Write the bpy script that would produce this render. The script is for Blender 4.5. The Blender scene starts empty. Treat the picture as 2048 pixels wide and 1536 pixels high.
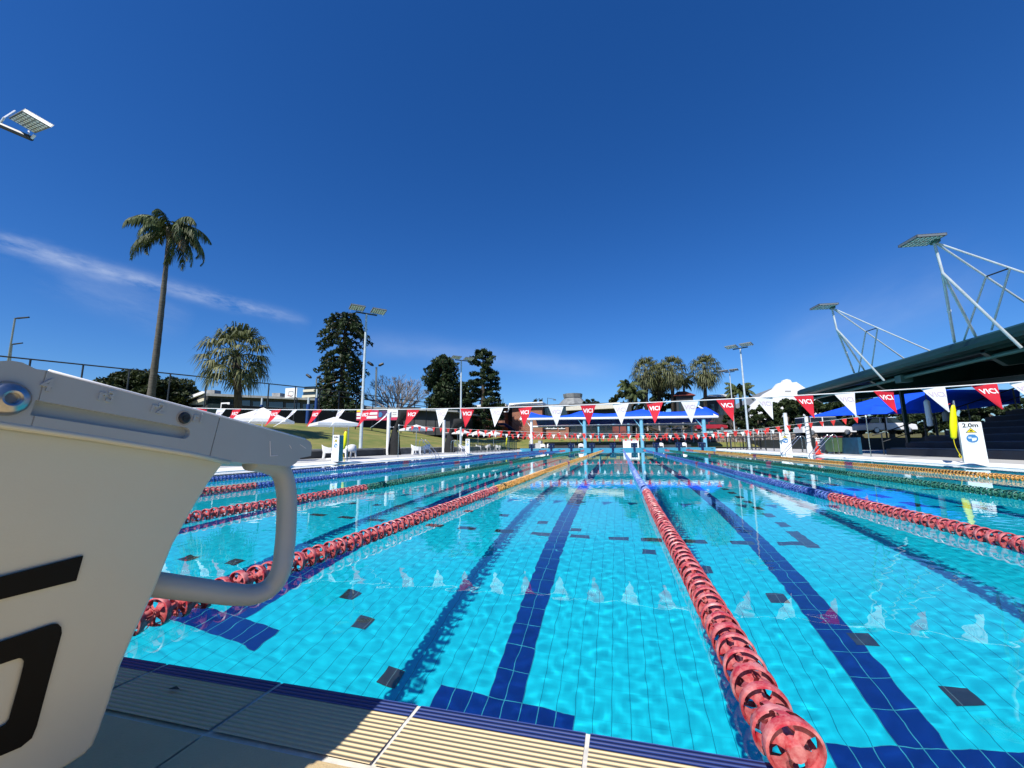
import bpy, bmesh, math, random
import numpy as np
from mathutils import Vector, Matrix
random.seed(7)
SC = bpy.context.scene
COL = SC.collection
R = math.radians
PI = math.pi

# ------------------------------------------------------------------ camera
CAM_H = .76
YAW, PITCH, ROLL, FPX = 14.568, 8.4545, -.5, 820.0
_y, _p, _r = R(YAW), R(PITCH), R(ROLL)
CF = np.array([-math.sin(_y)*math.cos(_p), math.cos(_y)*math.cos(_p), math.sin(_p)])
_R0 = np.array([math.cos(_y), math.sin(_y), 0.0]); _U0 = np.cross(_R0, CF)
CR = _R0*math.cos(_r)+_U0*math.sin(_r); CU = -_R0*math.sin(_r)+_U0*math.cos(_r)
CP = np.array([0, 0, CAM_H])
def ray(u, v): return CF+CR*(u-1024)/FPX+CU*(768-v)/FPX
def at(u, v, Z): return Vector(CP+ray(u, v)*Z)                 # point Z metres away along the view axis
def onx(u, v, x): r = ray(u, v); return Vector(CP+r*((x-CP[0])/r[0]))
def ony(u, v, y): r = ray(u, v); return Vector(CP+r*((y-CP[1])/r[1]))
def onz(u, v, z): r = ray(u, v); return Vector(CP+r*((z-CP[2])/r[2]))
def onplane(u, v, p0, n):
    r = ray(u, v); p0 = np.array(p0); n = np.array(n); return Vector(CP+r*(((p0-CP)@n)/(r@n)))
cam = bpy.data.cameras.new('camera'); cam_o = bpy.data.objects.new('camera', cam); COL.objects.link(cam_o)
M = Matrix((tuple(CR), tuple(CU), tuple(-CF))).transposed().to_4x4(); M.translation = Vector(CP)
cam_o.matrix_world = M
cam.sensor_width = 36; cam.lens = FPX/2048*36; cam.clip_start = .01; cam.clip_end = 6000
SC.camera = cam_o

# ------------------------------------------------------------------ helpers
def tag(o, label=None, cat=None, group=None, kind=None):
    if label: o['label'] = label
    if cat: o['category'] = cat
    if group: o['group'] = group
    if kind: o['kind'] = kind
    return o
def empty(name, loc=(0, 0, 0), rz=0, **k):
    o = bpy.data.objects.new(name, None); COL.objects.link(o); o.location = loc; o.rotation_euler[2] = rz
    o.empty_display_size = .1
    return tag(o, **k)
class MB:
    """collects shapes; vertices in the local space of the thing"""
    def __init__(s): s.v = []; s.f = []; s.m = []; s.cur = 0
    def add(s, vs, fs):
        b = len(s.v); s.v += [tuple(v) for v in vs]; s.f += [tuple(i+b for i in f) for f in fs]; s.m += [s.cur]*len(fs); return s
    def box(s, c, d, rz=0, M=None):
        x, y, z = d[0]/2, d[1]/2, d[2]/2; vs = []
        ca, sa = math.cos(rz), math.sin(rz)
        for sx, sy, sz in ((-1,-1,-1),(1,-1,-1),(1,1,-1),(-1,1,-1),(-1,-1,1),(1,-1,1),(1,1,1),(-1,1,1)):
            p = (sx*x*ca-sy*y*sa, sx*x*sa+sy*y*ca, sz*z)
            if M: p = tuple(M @ Vector(p))
            vs.append((p[0]+c[0], p[1]+c[1], p[2]+c[2]))
        return s.add(vs, [(0,3,2,1),(4,5,6,7),(0,1,5,4),(1,2,6,5),(2,3,7,6),(3,0,4,7)])
    def bb(s, a, b):
        return s.box([(a[i]+b[i])/2 for i in range(3)], [abs(b[i]-a[i]) for i in range(3)])
    def tube(s, pts, r, n=8, cap=True):
        pts = [Vector(p) for p in pts]
        if not hasattr(r, '__len__'): r = [r]*len(pts)
        rings = []; up = None
        for i, p in enumerate(pts):
            t = (pts[min(i+1, len(pts)-1)]-pts[max(i-1, 0)])
            t = t.normalized() if t.length > 1e-9 else Vector((0, 0, 1))
            if up is None:
                up = Vector((0, 0, 1)) if abs(t.z) < .9 else Vector((1, 0, 0))
            a = t.cross(up); a = a.normalized() if a.length > 1e-6 else t.orthogonal().normalized()
            b = a.cross(t).normalized(); up = b
            rings.append([p+a*(r[i]*math.cos(2*PI*k/n))+b*(r[i]*math.sin(2*PI*k/n)) for k in range(n)])
        vs = [v for rr in rings for v in rr]; fs = []
        for i in range(len(pts)-1):
            for k in range(n):
                k2 = (k+1) % n; fs.append((i*n+k, i*n+k2, (i+1)*n+k2, (i+1)*n+k))
        if cap: fs += [tuple(range(n))[::-1], tuple((len(pts)-1)*n+k for k in range(n))]
        return s.add(vs, fs)
    def lathe(s, prof, c=(0, 0, 0), n=16, axis='z', closed=False):
        vs = []; fs = []
        for (r, h) in prof:
            for k in range(n):
                a = 2*PI*k/n; x, y = r*math.cos(a), r*math.sin(a)
                p = (x, y, h) if axis == 'z' else ((x, h, y) if axis == 'y' else (h, x, y))
                vs.append((p[0]+c[0], p[1]+c[1], p[2]+c[2]))
        m = len(prof)
        for i in range(m if closed else m-1):
            for k in range(n):
                k2 = (k+1) % n; j = (i+1) % m; fs.append((i*n+k, i*n+k2, j*n+k2, j*n+k))
        return s.add(vs, fs)
    def prism(s, poly, d):
        """poly: list of 3D points of one face; d: extrusion vector"""
        n = len(poly); d = Vector(d); P = [Vector(p) for p in poly]
        return s.add(P+[p+d for p in P], [tuple(range(n))[::-1], tuple(range(n, 2*n))]+[(i, (i+1) % n, n+(i+1) % n, n+i) for i in range(n)])
    def quad(s, a, b, c, d): return s.add([a, b, c, d], [(0, 1, 2, 3)])
    def build(s, name, mat, parent=None, smooth=False, loc=None, bevel=0, fix=True):
        me = bpy.data.meshes.new(name); me.from_pydata(s.v, [], s.f)
        for m in (mat if isinstance(mat, (list, tuple)) else [mat]): me.materials.append(m)
        if any(s.m): me.polygons.foreach_set('material_index', s.m)
        if smooth: me.polygons.foreach_set('use_smooth', [True]*len(me.polygons))
        me.update()
        if fix and len(me.polygons) < 20000:
            b = bmesh.new(); b.from_mesh(me); bmesh.ops.recalc_face_normals(b, faces=b.faces)
            b.to_mesh(me); b.free()
        o = bpy.data.objects.new(name, me); COL.objects.link(o)
        if parent: o.parent = parent
        if loc is not None: o.location = loc
        if smooth == 'auto' or smooth == 2:
            me.set_sharp_from_angle(angle=R(35))
        if bevel:
            md = o.modifiers.new('bevel', 'BEVEL'); md.width = bevel; md.segments = 3; md.limit_method = 'ANGLE'; md.angle_limit = R(30)
        return o
def npmesh(name, V, F, mat, parent=None, midx=None, smooth=False):
    """fast mesh from numpy; F is (n,3) or (n,4)"""
    me = bpy.data.meshes.new(name); n, k = F.shape
    me.vertices.add(len(V)); me.vertices.foreach_set('co', np.asarray(V, np.float32).ravel())
    me.loops.add(n*k); me.loops.foreach_set('vertex_index', np.asarray(F, np.int32).ravel())
    me.polygons.add(n); me.polygons.foreach_set('loop_start', np.arange(0, n*k, k, dtype=np.int32))
    for m in (mat if isinstance(mat, (list, tuple)) else [mat]): me.materials.append(m)
    if midx is not None: me.polygons.foreach_set('material_index', np.asarray(midx, np.int32))
    me.polygons.foreach_set('use_smooth', np.full(n, bool(smooth)))
    me.update(); me.validate()
    o = bpy.data.objects.new(name, me); COL.objects.link(o)
    if parent: o.parent = parent
    return o
def copy_tree(o, parent=None):
    c = o.copy(); COL.objects.link(c); c.parent = parent
    for ch in list(o.children): copy_tree(ch, c)
    return c
def bake(o):
    """apply modifiers of o into its mesh"""
    dg = bpy.context.evaluated_depsgraph_get(); dg.update()
    me = bpy.data.meshes.new_from_object(o.evaluated_get(dg)); o.modifiers.clear(); o.data = me; return o
_glyph = {}
def text_faces(txt, size, bold=0.0, ext=0.0):
    key = (txt, size, bold, ext)
    if key not in _glyph:
        cu = bpy.data.curves.new('txt', 'FONT'); cu.body = txt; cu.size = size; cu.align_x = 'CENTER'; cu.align_y = 'CENTER'
        cu.offset = bold; cu.extrude = ext; cu.resolution_u = 3
        o = bpy.data.objects.new('txt', cu); COL.objects.link(o)
        dg = bpy.context.evaluated_depsgraph_get(); dg.update()
        me = bpy.data.meshes.new_from_object(o.evaluated_get(dg))
        _glyph[key] = ([tuple(v.co) for v in me.vertices], [tuple(p.vertices) for p in me.polygons])
        bpy.data.objects.remove(o); bpy.data.curves.remove(cu); bpy.data.meshes.remove(me)
    return _glyph[key]
def put_text(mb, txt, size, M, bold=0.0, ext=0.0):
    vs, fs = text_faces(txt, size, bold, ext); return mb.add([tuple(M @ Vector(v)) for v in vs], fs)

# ------------------------------------------------------------------ materials
def mat(name, col, rough=.6, metal=0, var=0, vscale=3, spec=None, bump=0, bscale=40, coat=0, col2=None, detail=4, sub=None, stretch=None, thr=None):
    m = bpy.data.materials.new(name); m.use_nodes = True; nt = m.node_tree; b = nt.nodes['Principled BSDF']
    b.inputs['Base Color'].default_value = (*col, 1); b.inputs['Roughness'].default_value = rough; b.inputs['Metallic'].default_value = metal
    if spec is not None: b.inputs['Specular IOR Level'].default_value = spec
    if coat: b.inputs['Coat Weight'].default_value = coat; b.inputs['Coat Roughness'].default_value = .1
    L = nt.links.new
    tc = nt.nodes.new('ShaderNodeTexCoord'); vec = tc.outputs['Object']
    if stretch:
        mp = nt.nodes.new('ShaderNodeMapping'); mp.inputs['Scale'].default_value = stretch; L(vec, mp.inputs[0]); vec = mp.outputs[0]
    if var or col2:
        n = nt.nodes.new('ShaderNodeTexNoise'); n.inputs['Scale'].default_value = vscale; n.inputs['Detail'].default_value = detail; n.inputs['Roughness'].default_value = .65
        L(vec, n.inputs['Vector'])
        c2 = col2 or tuple(max(0, c*(1-var)) for c in col); c1 = col if col2 else tuple(min(1, c*(1+var)) for c in col)
        cr = nt.nodes.new('ShaderNodeValToRGB'); t = thr or (.35, .65)
        cr.color_ramp.elements[0].position = t[0]; cr.color_ramp.elements[1].position = t[1]
        cr.color_ramp.elements[0].color = (*c1, 1); cr.color_ramp.elements[1].color = (*c2, 1)
        L(n.outputs['Fac'], cr.inputs[0]); L(cr.outputs[0], b.inputs['Base Color'])
    if bump:
        n2 = nt.nodes.new('ShaderNodeTexNoise'); n2.inputs['Scale'].default_value = bscale; n2.inputs['Detail'].default_value = 3; L(vec, n2.inputs['Vector'])
        bp = nt.nodes.new('ShaderNodeBump'); bp.inputs['Strength'].default_value = bump; bp.inputs['Distance'].default_value = .01
        L(n2.outputs['Fac'], bp.inputs['Height']); L(bp.outputs[0], b.inputs['Normal'])
    return m
def leafmat(name, c1, c2, scale=.6, rough=.55):
    """leaf colour varies per clump (noise) and per leaf (random island)"""
    m = bpy.data.materials.new(name); m.use_nodes = True; nt = m.node_tree; b = nt.nodes['Principled BSDF']; L = nt.links.new
    b.inputs['Roughness'].default_value = rough; b.inputs['Specular IOR Level'].default_value = .3
    g = nt.nodes.new('ShaderNodeNewGeometry'); tc = nt.nodes.new('ShaderNodeTexCoord')
    n = nt.nodes.new('ShaderNodeTexNoise'); n.inputs['Scale'].default_value = scale; n.inputs['Detail'].default_value = 2; L(tc.outputs['Object'], n.inputs['Vector'])
    ad = nt.nodes.new('ShaderNodeMath'); ad.operation = 'ADD'; L(n.outputs['Fac'], ad.inputs[0])
    ml = nt.nodes.new('ShaderNodeMath'); ml.operation = 'MULTIPLY_ADD'; L(g.outputs['Random Per Island'], ml.inputs[0]); ml.inputs[1].default_value = .5; ml.inputs[2].default_value = -.25
    L(ml.outputs[0], ad.inputs[1])
    cr = nt.nodes.new('ShaderNodeValToRGB'); cr.color_ramp.elements[0].position = .25; cr.color_ramp.elements[1].position = .75
    cr.color_ramp.elements[0].color = (*c1, 1); cr.color_ramp.elements[1].color = (*c2, 1); L(ad.outputs[0], cr.inputs[0]); L(cr.outputs[0], b.inputs['Base Color'])
    tr = nt.nodes.new('ShaderNodeBsdfTranslucent'); L(cr.outputs[0], tr.inputs[0]); mx = nt.nodes.new('ShaderNodeMixShader'); mx.inputs[0].default_value = .22
    L(b.outputs[0], mx.inputs[1]); L(tr.outputs[0], mx.inputs[2]); L(mx.outputs[0], nt.nodes['Material Output'].inputs[0])
    return m
def brickmat(name, c1, c2, mortar, bw, bh, ms, rough=.8, offset=.5, axes=('X', 'Z'), bump=.3, rand=True):
    m = bpy.data.materials.new(name); m.use_nodes = True; nt = m.node_tree; b = nt.nodes['Principled BSDF']; L = nt.links.new
    b.inputs['Roughness'].default_value = rough
    tc = nt.nodes.new('ShaderNodeTexCoord'); sp = nt.nodes.new('ShaderNodeSeparateXYZ'); cb = nt.nodes.new('ShaderNodeCombineXYZ'); L(tc.outputs['Object'], sp.inputs[0])
    if axes[0] == 'XY':
        a = nt.nodes.new('ShaderNodeMath'); a.operation = 'ADD'; L(sp.outputs['X'], a.inputs[0]); L(sp.outputs['Y'], a.inputs[1]); L(a.outputs[0], cb.inputs[0])
    else: L(sp.outputs[axes[0]], cb.inputs[0])
    L(sp.outputs[axes[1]], cb.inputs[1])
    t = nt.nodes.new('ShaderNodeTexBrick'); t.offset = offset; t.inputs['Scale'].default_value = 1; t.inputs['Brick Width'].default_value = bw; t.inputs['Row Height'].default_value = bh
    t.inputs['Mortar Size'].default_value = ms; t.inputs['Mortar Smooth'].default_value = .1; t.inputs['Bias'].default_value = 0
    t.inputs['Color1'].default_value = (*c1, 1); t.inputs['Color2'].default_value = (*c2, 1); t.inputs['Mortar'].default_value = (*mortar, 1)
    L(cb.outputs[0], t.inputs['Vector'])
    n = nt.nodes.new('ShaderNodeTexNoise'); n.inputs['Scale'].default_value = 2.5; n.inputs['Detail'].default_value = 5; L(tc.outputs['Object'], n.inputs['Vector'])
    mr = nt.nodes.new('ShaderNodeMapRange'); mr.inputs[3].default_value = .86; mr.inputs[4].default_value = 1.12; L(n.outputs['Fac'], mr.inputs[0])
    mx = nt.nodes.new('ShaderNodeVectorMath'); mx.operation = 'SCALE'; L(t.outputs[0], mx.inputs[0]); L(mr.outputs[0], mx.inputs['Scale'])
    L(mx.outputs[0], b.inputs['Base Color'])
    return m
m_white = mat('white_paint', (.78, .79, .8), .4, var=.06, vscale=1.5)
def clothmat(name, col, tr=.3, **k):
    m = mat(name, col, .75, **k); nt = m.node_tree; b = nt.nodes['Principled BSDF']; t = nt.nodes.new('ShaderNodeBsdfTranslucent'); t.inputs[0].default_value = (*col, 1)
    x = nt.nodes.new('ShaderNodeMixShader'); x.inputs[0].default_value = tr; nt.links.new(b.outputs[0], x.inputs[1]); nt.links.new(t.outputs[0], x.inputs[2]); nt.links.new(x.outputs[0], nt.nodes['Material Output'].inputs[0]); return m
m_whitecloth = clothmat('white_cloth', (.84, .84, .84), .25, var=.05, vscale=6)
m_white_plastic = mat('white_plastic', (.8, .8, .79), .35, var=.04)
m_steel = mat('galvanised_steel', (.42, .45, .47), .38, .75, var=.15, vscale=9)
m_steelpaint = mat('pale_grey_paint', (.52, .58, .6), .4, .1, var=.12, vscale=4)
m_stainless = mat('stainless_steel', (.62, .63, .64), .16, 1)
m_darkmetal = mat('dark_metal', (.03, .035, .04), .45, .3, var=.2)
m_black = mat('black_plastic', (.012, .012, .013), .5)
m_blackmesh = mat('black_shade_cloth', (.012, .013, .014), .9, var=.4, vscale=14, bump=.5, bscale=30)
m_navy = mat('navy_paint', (.006, .012, .06), .35, var=.2)
m_red = clothmat('red_cloth', (.72, .012, .035), .3, var=.12, vscale=5)
m_redc = clothmat('red_cloth_bright', (.75, .035, .03), .3, var=.15, vscale=5)
m_rope = mat('white_rope', (.75, .75, .74), .8)
m_letterw = mat('white_print', (.82, .8, .8), .7)
m_letterp = mat('pale_print', (.5, .42, .5), .7)
m_green = mat('dark_green_steel', (.008, .034, .029), .4, var=.3, vscale=.8, stretch=(1, .3, 2))
m_greenl = mat('pale_green_steel', (.06, .13, .11), .4, var=.15, vscale=1.5)
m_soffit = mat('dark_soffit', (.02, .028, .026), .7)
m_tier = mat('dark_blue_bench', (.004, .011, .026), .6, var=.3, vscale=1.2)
m_bluewall = mat('blue_painted_wall', (.01, .07, .14), .5, var=.2)
m_bluecloth = mat('blue_shade_cloth', (.0, .075, .7), .75, var=.12, vscale=1.2)
m_paleblue = mat('pale_blue_paint', (.17, .45, .62), .4, var=.1)
m_poolblue = mat('pool_end_blue', (.06, .27, .4), .4, var=.12, vscale=.8)
m_conc = mat('concrete_paving', (.42, .42, .41), .8, var=.14, vscale=.7, bump=.2, bscale=60)
m_coping = mat('white_coping', (.8, .8, .78), .55, var=.08, vscale=2)
m_wall = mat('grey_retaining_wall', (.13, .13, .125), .8, var=.35, vscale=1.3, bump=.3)
m_walltop = mat('cream_wall_cap', (.55, .52, .42), .7, var=.1)
m_glass = mat('dark_window_glass', (.015, .025, .03), .08, spec=.8)
m_cream = mat('cream_render', (.62, .58, .46), .75, var=.08)
m_greyroof = mat('grey_roofing', (.2, .21, .21), .6, var=.25, vscale=.9)
m_darkwall = mat('charcoal_cladding', (.03, .034, .037), .7, var=.4, vscale=.6)
m_greycourt = mat('grey_block_wall', (.3, .3, .29), .8, var=.25, vscale=1.1)
m_brick = brickmat('red_brick', (.33, .085, .035), (.22, .055, .03), (.3, .2, .14), .5, .17, .03, axes=('XY', 'Z'))
m_redroof = mat('red_roof_tiles', (.2, .05, .04), .7, var=.3, vscale=2)
m_yellow = mat('yellow_foam', (.75, .72, .0), .45, var=.06)
m_yellow2 = mat('yellow_print', (.8, .62, .0), .6)
m_blueprint = mat('blue_print', (.03, .18, .42), .6)
m_greyprint = mat('grey_print', (.35, .35, .35), .6)
m_blackprint = mat('black_print', (.004, .004, .004), .55, spec=.15)
m_stone = mat('rubble_stone', (.3, .24, .2), .85, col2=(.06, .045, .04), vscale=3.5, detail=6, thr=(.42, .55), bump=.8, bscale=6)
m_greenbin = mat('green_bin_plastic', (.07, .13, .06), .5, var=.15)
m_orange = mat('cone_orange_red', (.7, .035, .02), .5)
m_trunk = mat('grey_bark', (.11, .1, .085), .9, var=.35, vscale=4, stretch=(1, 1, 4), bump=.6, bscale=12)
m_trunkd = mat('dark_bark', (.07, .055, .04), .9, var=.35, vscale=4, bump=.6, bscale=12)
m_twig = mat('bare_grey_twigs', (.24, .22, .21), .9, var=.2)
m_led = mat('frosted_lamp_glass', (.85, .9, .78), .25, var=.15, vscale=18)
m_carwhite = mat('white_car_paint', (.8, .8, .8), .2, coat=.6)
m_carred = mat('red_car_paint', (.35, .01, .02), .2, coat=.6)
m_tyre = mat('tyre_rubber', (.02, .02, .02), .8)
m_pink = mat('pink_banner', (.5, .03, .1), .6, var=.3, vscale=2)
m_skin = mat('skin', (.5, .3, .22), .6)
m_lawn = mat('dry_lawn', (.1, .145, .022), .95, col2=(.235, .205, .055), vscale=.55, detail=9, thr=(.36, .62), bump=.9, bscale=5, stretch=(1, .45, 1))
m_ground = mat('distant_ground', (.09, .1, .05), .95, col2=(.15, .13, .08), vscale=.05)
m_solar = mat('solar_glass', (.01, .02, .05), .2)

# ------------------------------------------------------------------ light and sky
SUN_H = Vector((.22, .79, 0))                      # horizontal travel per metre of fall
d = Vector((SUN_H.x, SUN_H.y, -1)).normalized()
ELEV = math.asin(-d.z); AZ = math.atan2(-d.x, -d.y)  # direction towards the sun, clockwise from +Y
sl = bpy.data.lights.new('sun', 'SUN'); sl.energy = 4.9; sl.angle = R(.5); sl.color = (1, .955, .88)
so = bpy.data.objects.new('sun', sl); COL.objects.link(so); so.rotation_euler = d.to_track_quat('-Z', 'Y').to_euler(); so.location = (0, -20, 40)
sl.cycles.is_caustics_light = True
wd = bpy.data.worlds.new('World'); SC.world = wd; wd.use_nodes = True; nt = wd.node_tree; L = nt.links.new
bg = nt.nodes['Background']; bg.inputs[1].default_value = .1
sk = nt.nodes.new('ShaderNodeTexSky'); sk.sky_type = 'NISHITA'; sk.sun_disc = False; sk.sun_elevation = ELEV; sk.sun_rotation = AZ
sk.altitude = 0; sk.air_density = 1.0; sk.dust_density = .4; sk.ozone_density = 3.0
hs = nt.nodes.new('ShaderNodeHueSaturation'); hs.inputs['Saturation'].default_value = 1.3; hs.inputs['Value'].default_value = .82; L(sk.outputs[0], hs.inputs['Color'])
tint = nt.nodes.new('ShaderNodeMix'); tint.data_type = 'RGBA'; tint.blend_type = 'MULTIPLY'; tint.inputs[0].default_value = 1; L(hs.outputs[0], tint.inputs[6]); tint.inputs[7].default_value = (.6, .86, 1.24, 1)
tc = nt.nodes.new('ShaderNodeTexCoord'); vec = tc.outputs['Generated']
def M_(op, a=None, b=None, c=None):
    n = nt.nodes.new('ShaderNodeMath'); n.operation = op
    for i, x in enumerate((a, b, c)):
        if x is None: continue
        if isinstance(x, (int, float)): n.inputs[i].default_value = x
        else: L(x, n.inputs[i])
    return n.outputs[0]
def D_(v):
    n = nt.nodes.new('ShaderNodeVectorMath'); n.operation = 'DOT_PRODUCT'; L(vec, n.inputs[0]); n.inputs[1].default_value = v; return n.outputs['Value']
def wisp(a, b, w, nscale, amt, seed):
    """a thin high cloud streak between two directions of the sky"""
    A = Vector(ray(*a)).normalized(); B = Vector(ray(*b)).normalized(); N = A.cross(B).normalized(); C = (A+B).normalized(); half = math.acos(max(-1, min(1, A.dot(B))))/2
    Tn = N.cross(C).normalized()
    cb_ = nt.nodes.new('ShaderNodeCombineXYZ'); L(M_('MULTIPLY', D_(tuple(Tn)), .38), cb_.inputs[0]); L(D_(tuple(N)), cb_.inputs[1]); L(M_('MULTIPLY', D_(tuple(C)), .3), cb_.inputs[2])
    mp = nt.nodes.new('ShaderNodeMapping'); mp.inputs['Location'].default_value = (seed, seed*2, 0); mp.inputs['Rotation'].default_value = (0, 0, .35); L(cb_.outputs[0], mp.inputs[0])
    nz = nt.nodes.new('ShaderNodeTexNoise'); nz.inputs['Scale'].default_value = nscale; nz.inputs['Detail'].default_value = 7; nz.inputs['Roughness'].default_value = .62; L(mp.outputs[0], nz.inputs['Vector'])
    n2 = nt.nodes.new('ShaderNodeTexNoise'); n2.inputs['Scale'].default_value = nscale*.4; n2.inputs['Detail'].default_value = 2; L(mp.outputs[0], n2.inputs['Vector'])
    off = M_('MULTIPLY_ADD', n2.outputs['Fac'], w*3.4, -w*1.7)
    dist = M_('ADD', D_(tuple(N)), off)
    g = M_('EXPONENT', M_('MULTIPLY', M_('POWER', M_('ABSOLUTE', M_('DIVIDE', dist, w)), 2.0), -1.0))
    t = M_('ABSOLUTE', M_('DIVIDE', D_(tuple(Tn)), math.sin(half)*1.05))
    e = nt.nodes.new('ShaderNodeMapRange'); e.inputs[1].default_value = 1.0; e.inputs[2].default_value = .6; e.inputs[3].default_value = 0; e.inputs[4].default_value = 1; L(t, e.inputs[0])
    front = M_('GREATER_THAN', D_(tuple(C)), 0.0)
    s = nt.nodes.new('ShaderNodeMapRange'); s.inputs[1].default_value = .38; s.inputs[2].default_value = .72; L(nz.outputs['Fac'], s.inputs[0])
    return M_('MULTIPLY', M_('MULTIPLY', M_('MULTIPLY', g, e.outputs[0]), M_('MULTIPLY', s.outputs[0], front)), amt)
w1 = wisp((-300, 400), (610, 648), .0125, 26, .52, 1.3)
w2 = wisp((640, 690), (1260, 745), .028, 6, .16, 4.1)
w3 = wisp((1560, 760), (2060, 560), .06, 4, .16, 7.7)
w4 = wisp((60, 540), (380, 650), .03, 10, .2, 2.9)
tot = M_('MINIMUM', M_('ADD', M_('ADD', w1, w4), M_('ADD', w2, w3)), .85)
mx = nt.nodes.new('ShaderNodeMix'); mx.data_type = 'RGBA'; L(tot, mx.inputs[0]); L(tint.outputs[2], mx.inputs[6]); mx.inputs[7].default_value = (6.2, 6.8, 7.9, 1)
L(mx.outputs[2], bg.inputs[0])
SC.view_settings.view_transform = 'Standard'; SC.view_settings.look = 'None'; SC.view_settings.exposure = .38; SC.view_settings.gamma = 1
SC.cycles.max_bounces = 10; SC.cycles.caustics_refractive = True; SC.cycles.caustics_reflective = False
SC.cycles.sample_clamp_indirect = 6; SC.cycles.use_denoising = True
# ------------------------------------------------------------------ pool
XL, XR, YN, YF, ZB = -12.14, 10.4, 1.22, 51.6, -2.2
def tilemat():
    m = bpy.data.materials.new('pool_tile'); m.use_nodes = True; nt = m.node_tree; b = nt.nodes['Principled BSDF']; L = nt.links.new
    b.inputs['Roughness'].default_value = .45
    tc = nt.nodes.new('ShaderNodeTexCoord'); mp = nt.nodes.new('ShaderNodeMapping'); mp.inputs['Location'].default_value = (.89, -.9, 0); L(tc.outputs['Object'], mp.inputs[0])
    t = nt.nodes.new('ShaderNodeTexBrick'); t.offset = 0; t.inputs['Scale'].default_value = 1; t.inputs['Brick Width'].default_value = .125; t.inputs['Row Height'].default_value = .25
    t.inputs['Mortar Size'].default_value = .0028; t.inputs['Mortar Smooth'].default_value = .3; t.inputs['Bias'].default_value = 0; t.inputs['Row Height'].default_value = 200
    t.inputs['Color1'].default_value = (.005, .73, .91, 1); t.inputs['Color2'].default_value = (.005, .70, .89, 1); t.inputs['Mortar'].default_value = (.0, .32, .46, 1)
    L(mp.outputs[0], t.inputs['Vector'])
    # cross joints are fainter; single tiles vary a little
    t2 = nt.nodes.new('ShaderNodeTexBrick'); t2.offset = 0; t2.inputs['Scale'].default_value = 1; t2.inputs['Brick Width'].default_value = .125; t2.inputs['Row Height'].default_value = .25
    t2.inputs['Mortar Size'].default_value = .0022; t2.inputs['Bias'].default_value = 0; t2.inputs['Color1'].default_value = (1, 1, 1, 1); t2.inputs['Color2'].default_value = (.93, .95, .96, 1); t2.inputs['Mortar'].default_value = (.8, .82, .86, 1)
    L(mp.outputs[0], t2.inputs['Vector']); mm = nt.nodes.new('ShaderNodeMix'); mm.data_type = 'RGBA'; mm.blend_type = 'MULTIPLY'; mm.inputs[0].default_value = 1; L(t.outputs[0], mm.inputs[6]); L(t2.outputs[0], mm.inputs[7]); L(mm.outputs[2], b.inputs['Base Color']); return m
m_tile = tilemat()
def navytile(name='navy_tile', c1=(.0, .02, .2), c2=(.0, .03, .25), c3=(.05, .4, .5)):
    m = bpy.data.materials.new(name); m.use_nodes = True; nt = m.node_tree; b = nt.nodes['Principled BSDF']; L = nt.links.new
    b.inputs['Roughness'].default_value = .4
    tc = nt.nodes.new('ShaderNodeTexCoord'); mp = nt.nodes.new('ShaderNodeMapping'); mp.inputs['Location'].default_value = (.89, -.9, 0); L(tc.outputs['Object'], mp.inputs[0])
    t = nt.nodes.new('ShaderNodeTexBrick'); t.offset = 0; t.inputs['Scale'].default_value = 1; t.inputs['Brick Width'].default_value = .125; t.inputs['Row Height'].default_value = .25
    t.inputs['Mortar Size'].default_value = .003; t.inputs['Bias'].default_value = 0
    t.inputs['Color1'].default_value = (*c1, 1); t.inputs['Color2'].default_value = (*c2, 1); t.inputs['Mortar'].default_value = (*c3, 1)
    L(mp.outputs[0], t.inputs['Vector']); L(t.outputs[0], b.inputs['Base Color']); return m
m_navytile = navytile()
m_greytile = navytile('charcoal_tile', (.03, .034, .045), (.05, .055, .065), (.12, .2, .22))

def recv(o): o.cycles.is_caustics_receiver = True; return o
mb = MB()
mb.quad((XL, YN, ZB), (XR, YN, ZB), (XR, YF, ZB), (XL, YF, ZB))
mb.quad((XL, YF, ZB), (XR, YF, ZB), (XR, YF, 0), (XL, YF, 0))
mb.quad((XL, YN, ZB), (XL, YF, ZB), (XL, YF, 0), (XL, YN, 0)); mb.quad((XR, YN, ZB), (XR, YN, 0), (XR, YF, 0), (XR, YF, ZB))
recv(tag(mb.build('pool_basin', m_tile), kind='structure'))
# painted lane lines with T ends, and charcoal tile dashes set in the floor
LANES = [-10.89+2.5*i for i in range(9)]
mb = MB(); z1 = ZB+.004
for x in LANES:
    mb.quad((x-.125, 3.15, z1), (x+.125, 3.15, z1), (x+.125, 49.6, z1), (x-.125, 49.6, z1))
    mb.quad((x-.5, 2.9, z1), (x+.5, 2.9, z1), (x+.5, 3.15, z1), (x-.5, 3.15, z1)); mb.quad((x-.5, 49.6, z1), (x+.5, 49.6, z1), (x+.5, 49.85, z1), (x-.5, 49.85, z1))
    mb.bb((x-.125, YF-.01, -1.6), (x+.125, YF-.001, -.3))
recv(tag(mb.build('lane_markings', m_navytile, fix=False), kind='structure'))
mb = MB(); z2 = ZB+.008
def dash(x, y, w, l): mb.quad((x-w/2, y-l/2, z2), (x+w/2, y-l/2, z2), (x+w/2, y+l/2, z2), (x-w/2, y+l/2, z2))
for x in (-4.87, -4.33, -3.78, -2.78, -2.26, -1.69, -1.15, -.6, -.08, .34, .88, 1.43, 1.96): dash(x, 5.96, .265, .13)
dash(2.16, 6.14, .14, .66)
for k in range(8): dash(2.18, 6.82+.545*k, .13, .25)
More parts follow.
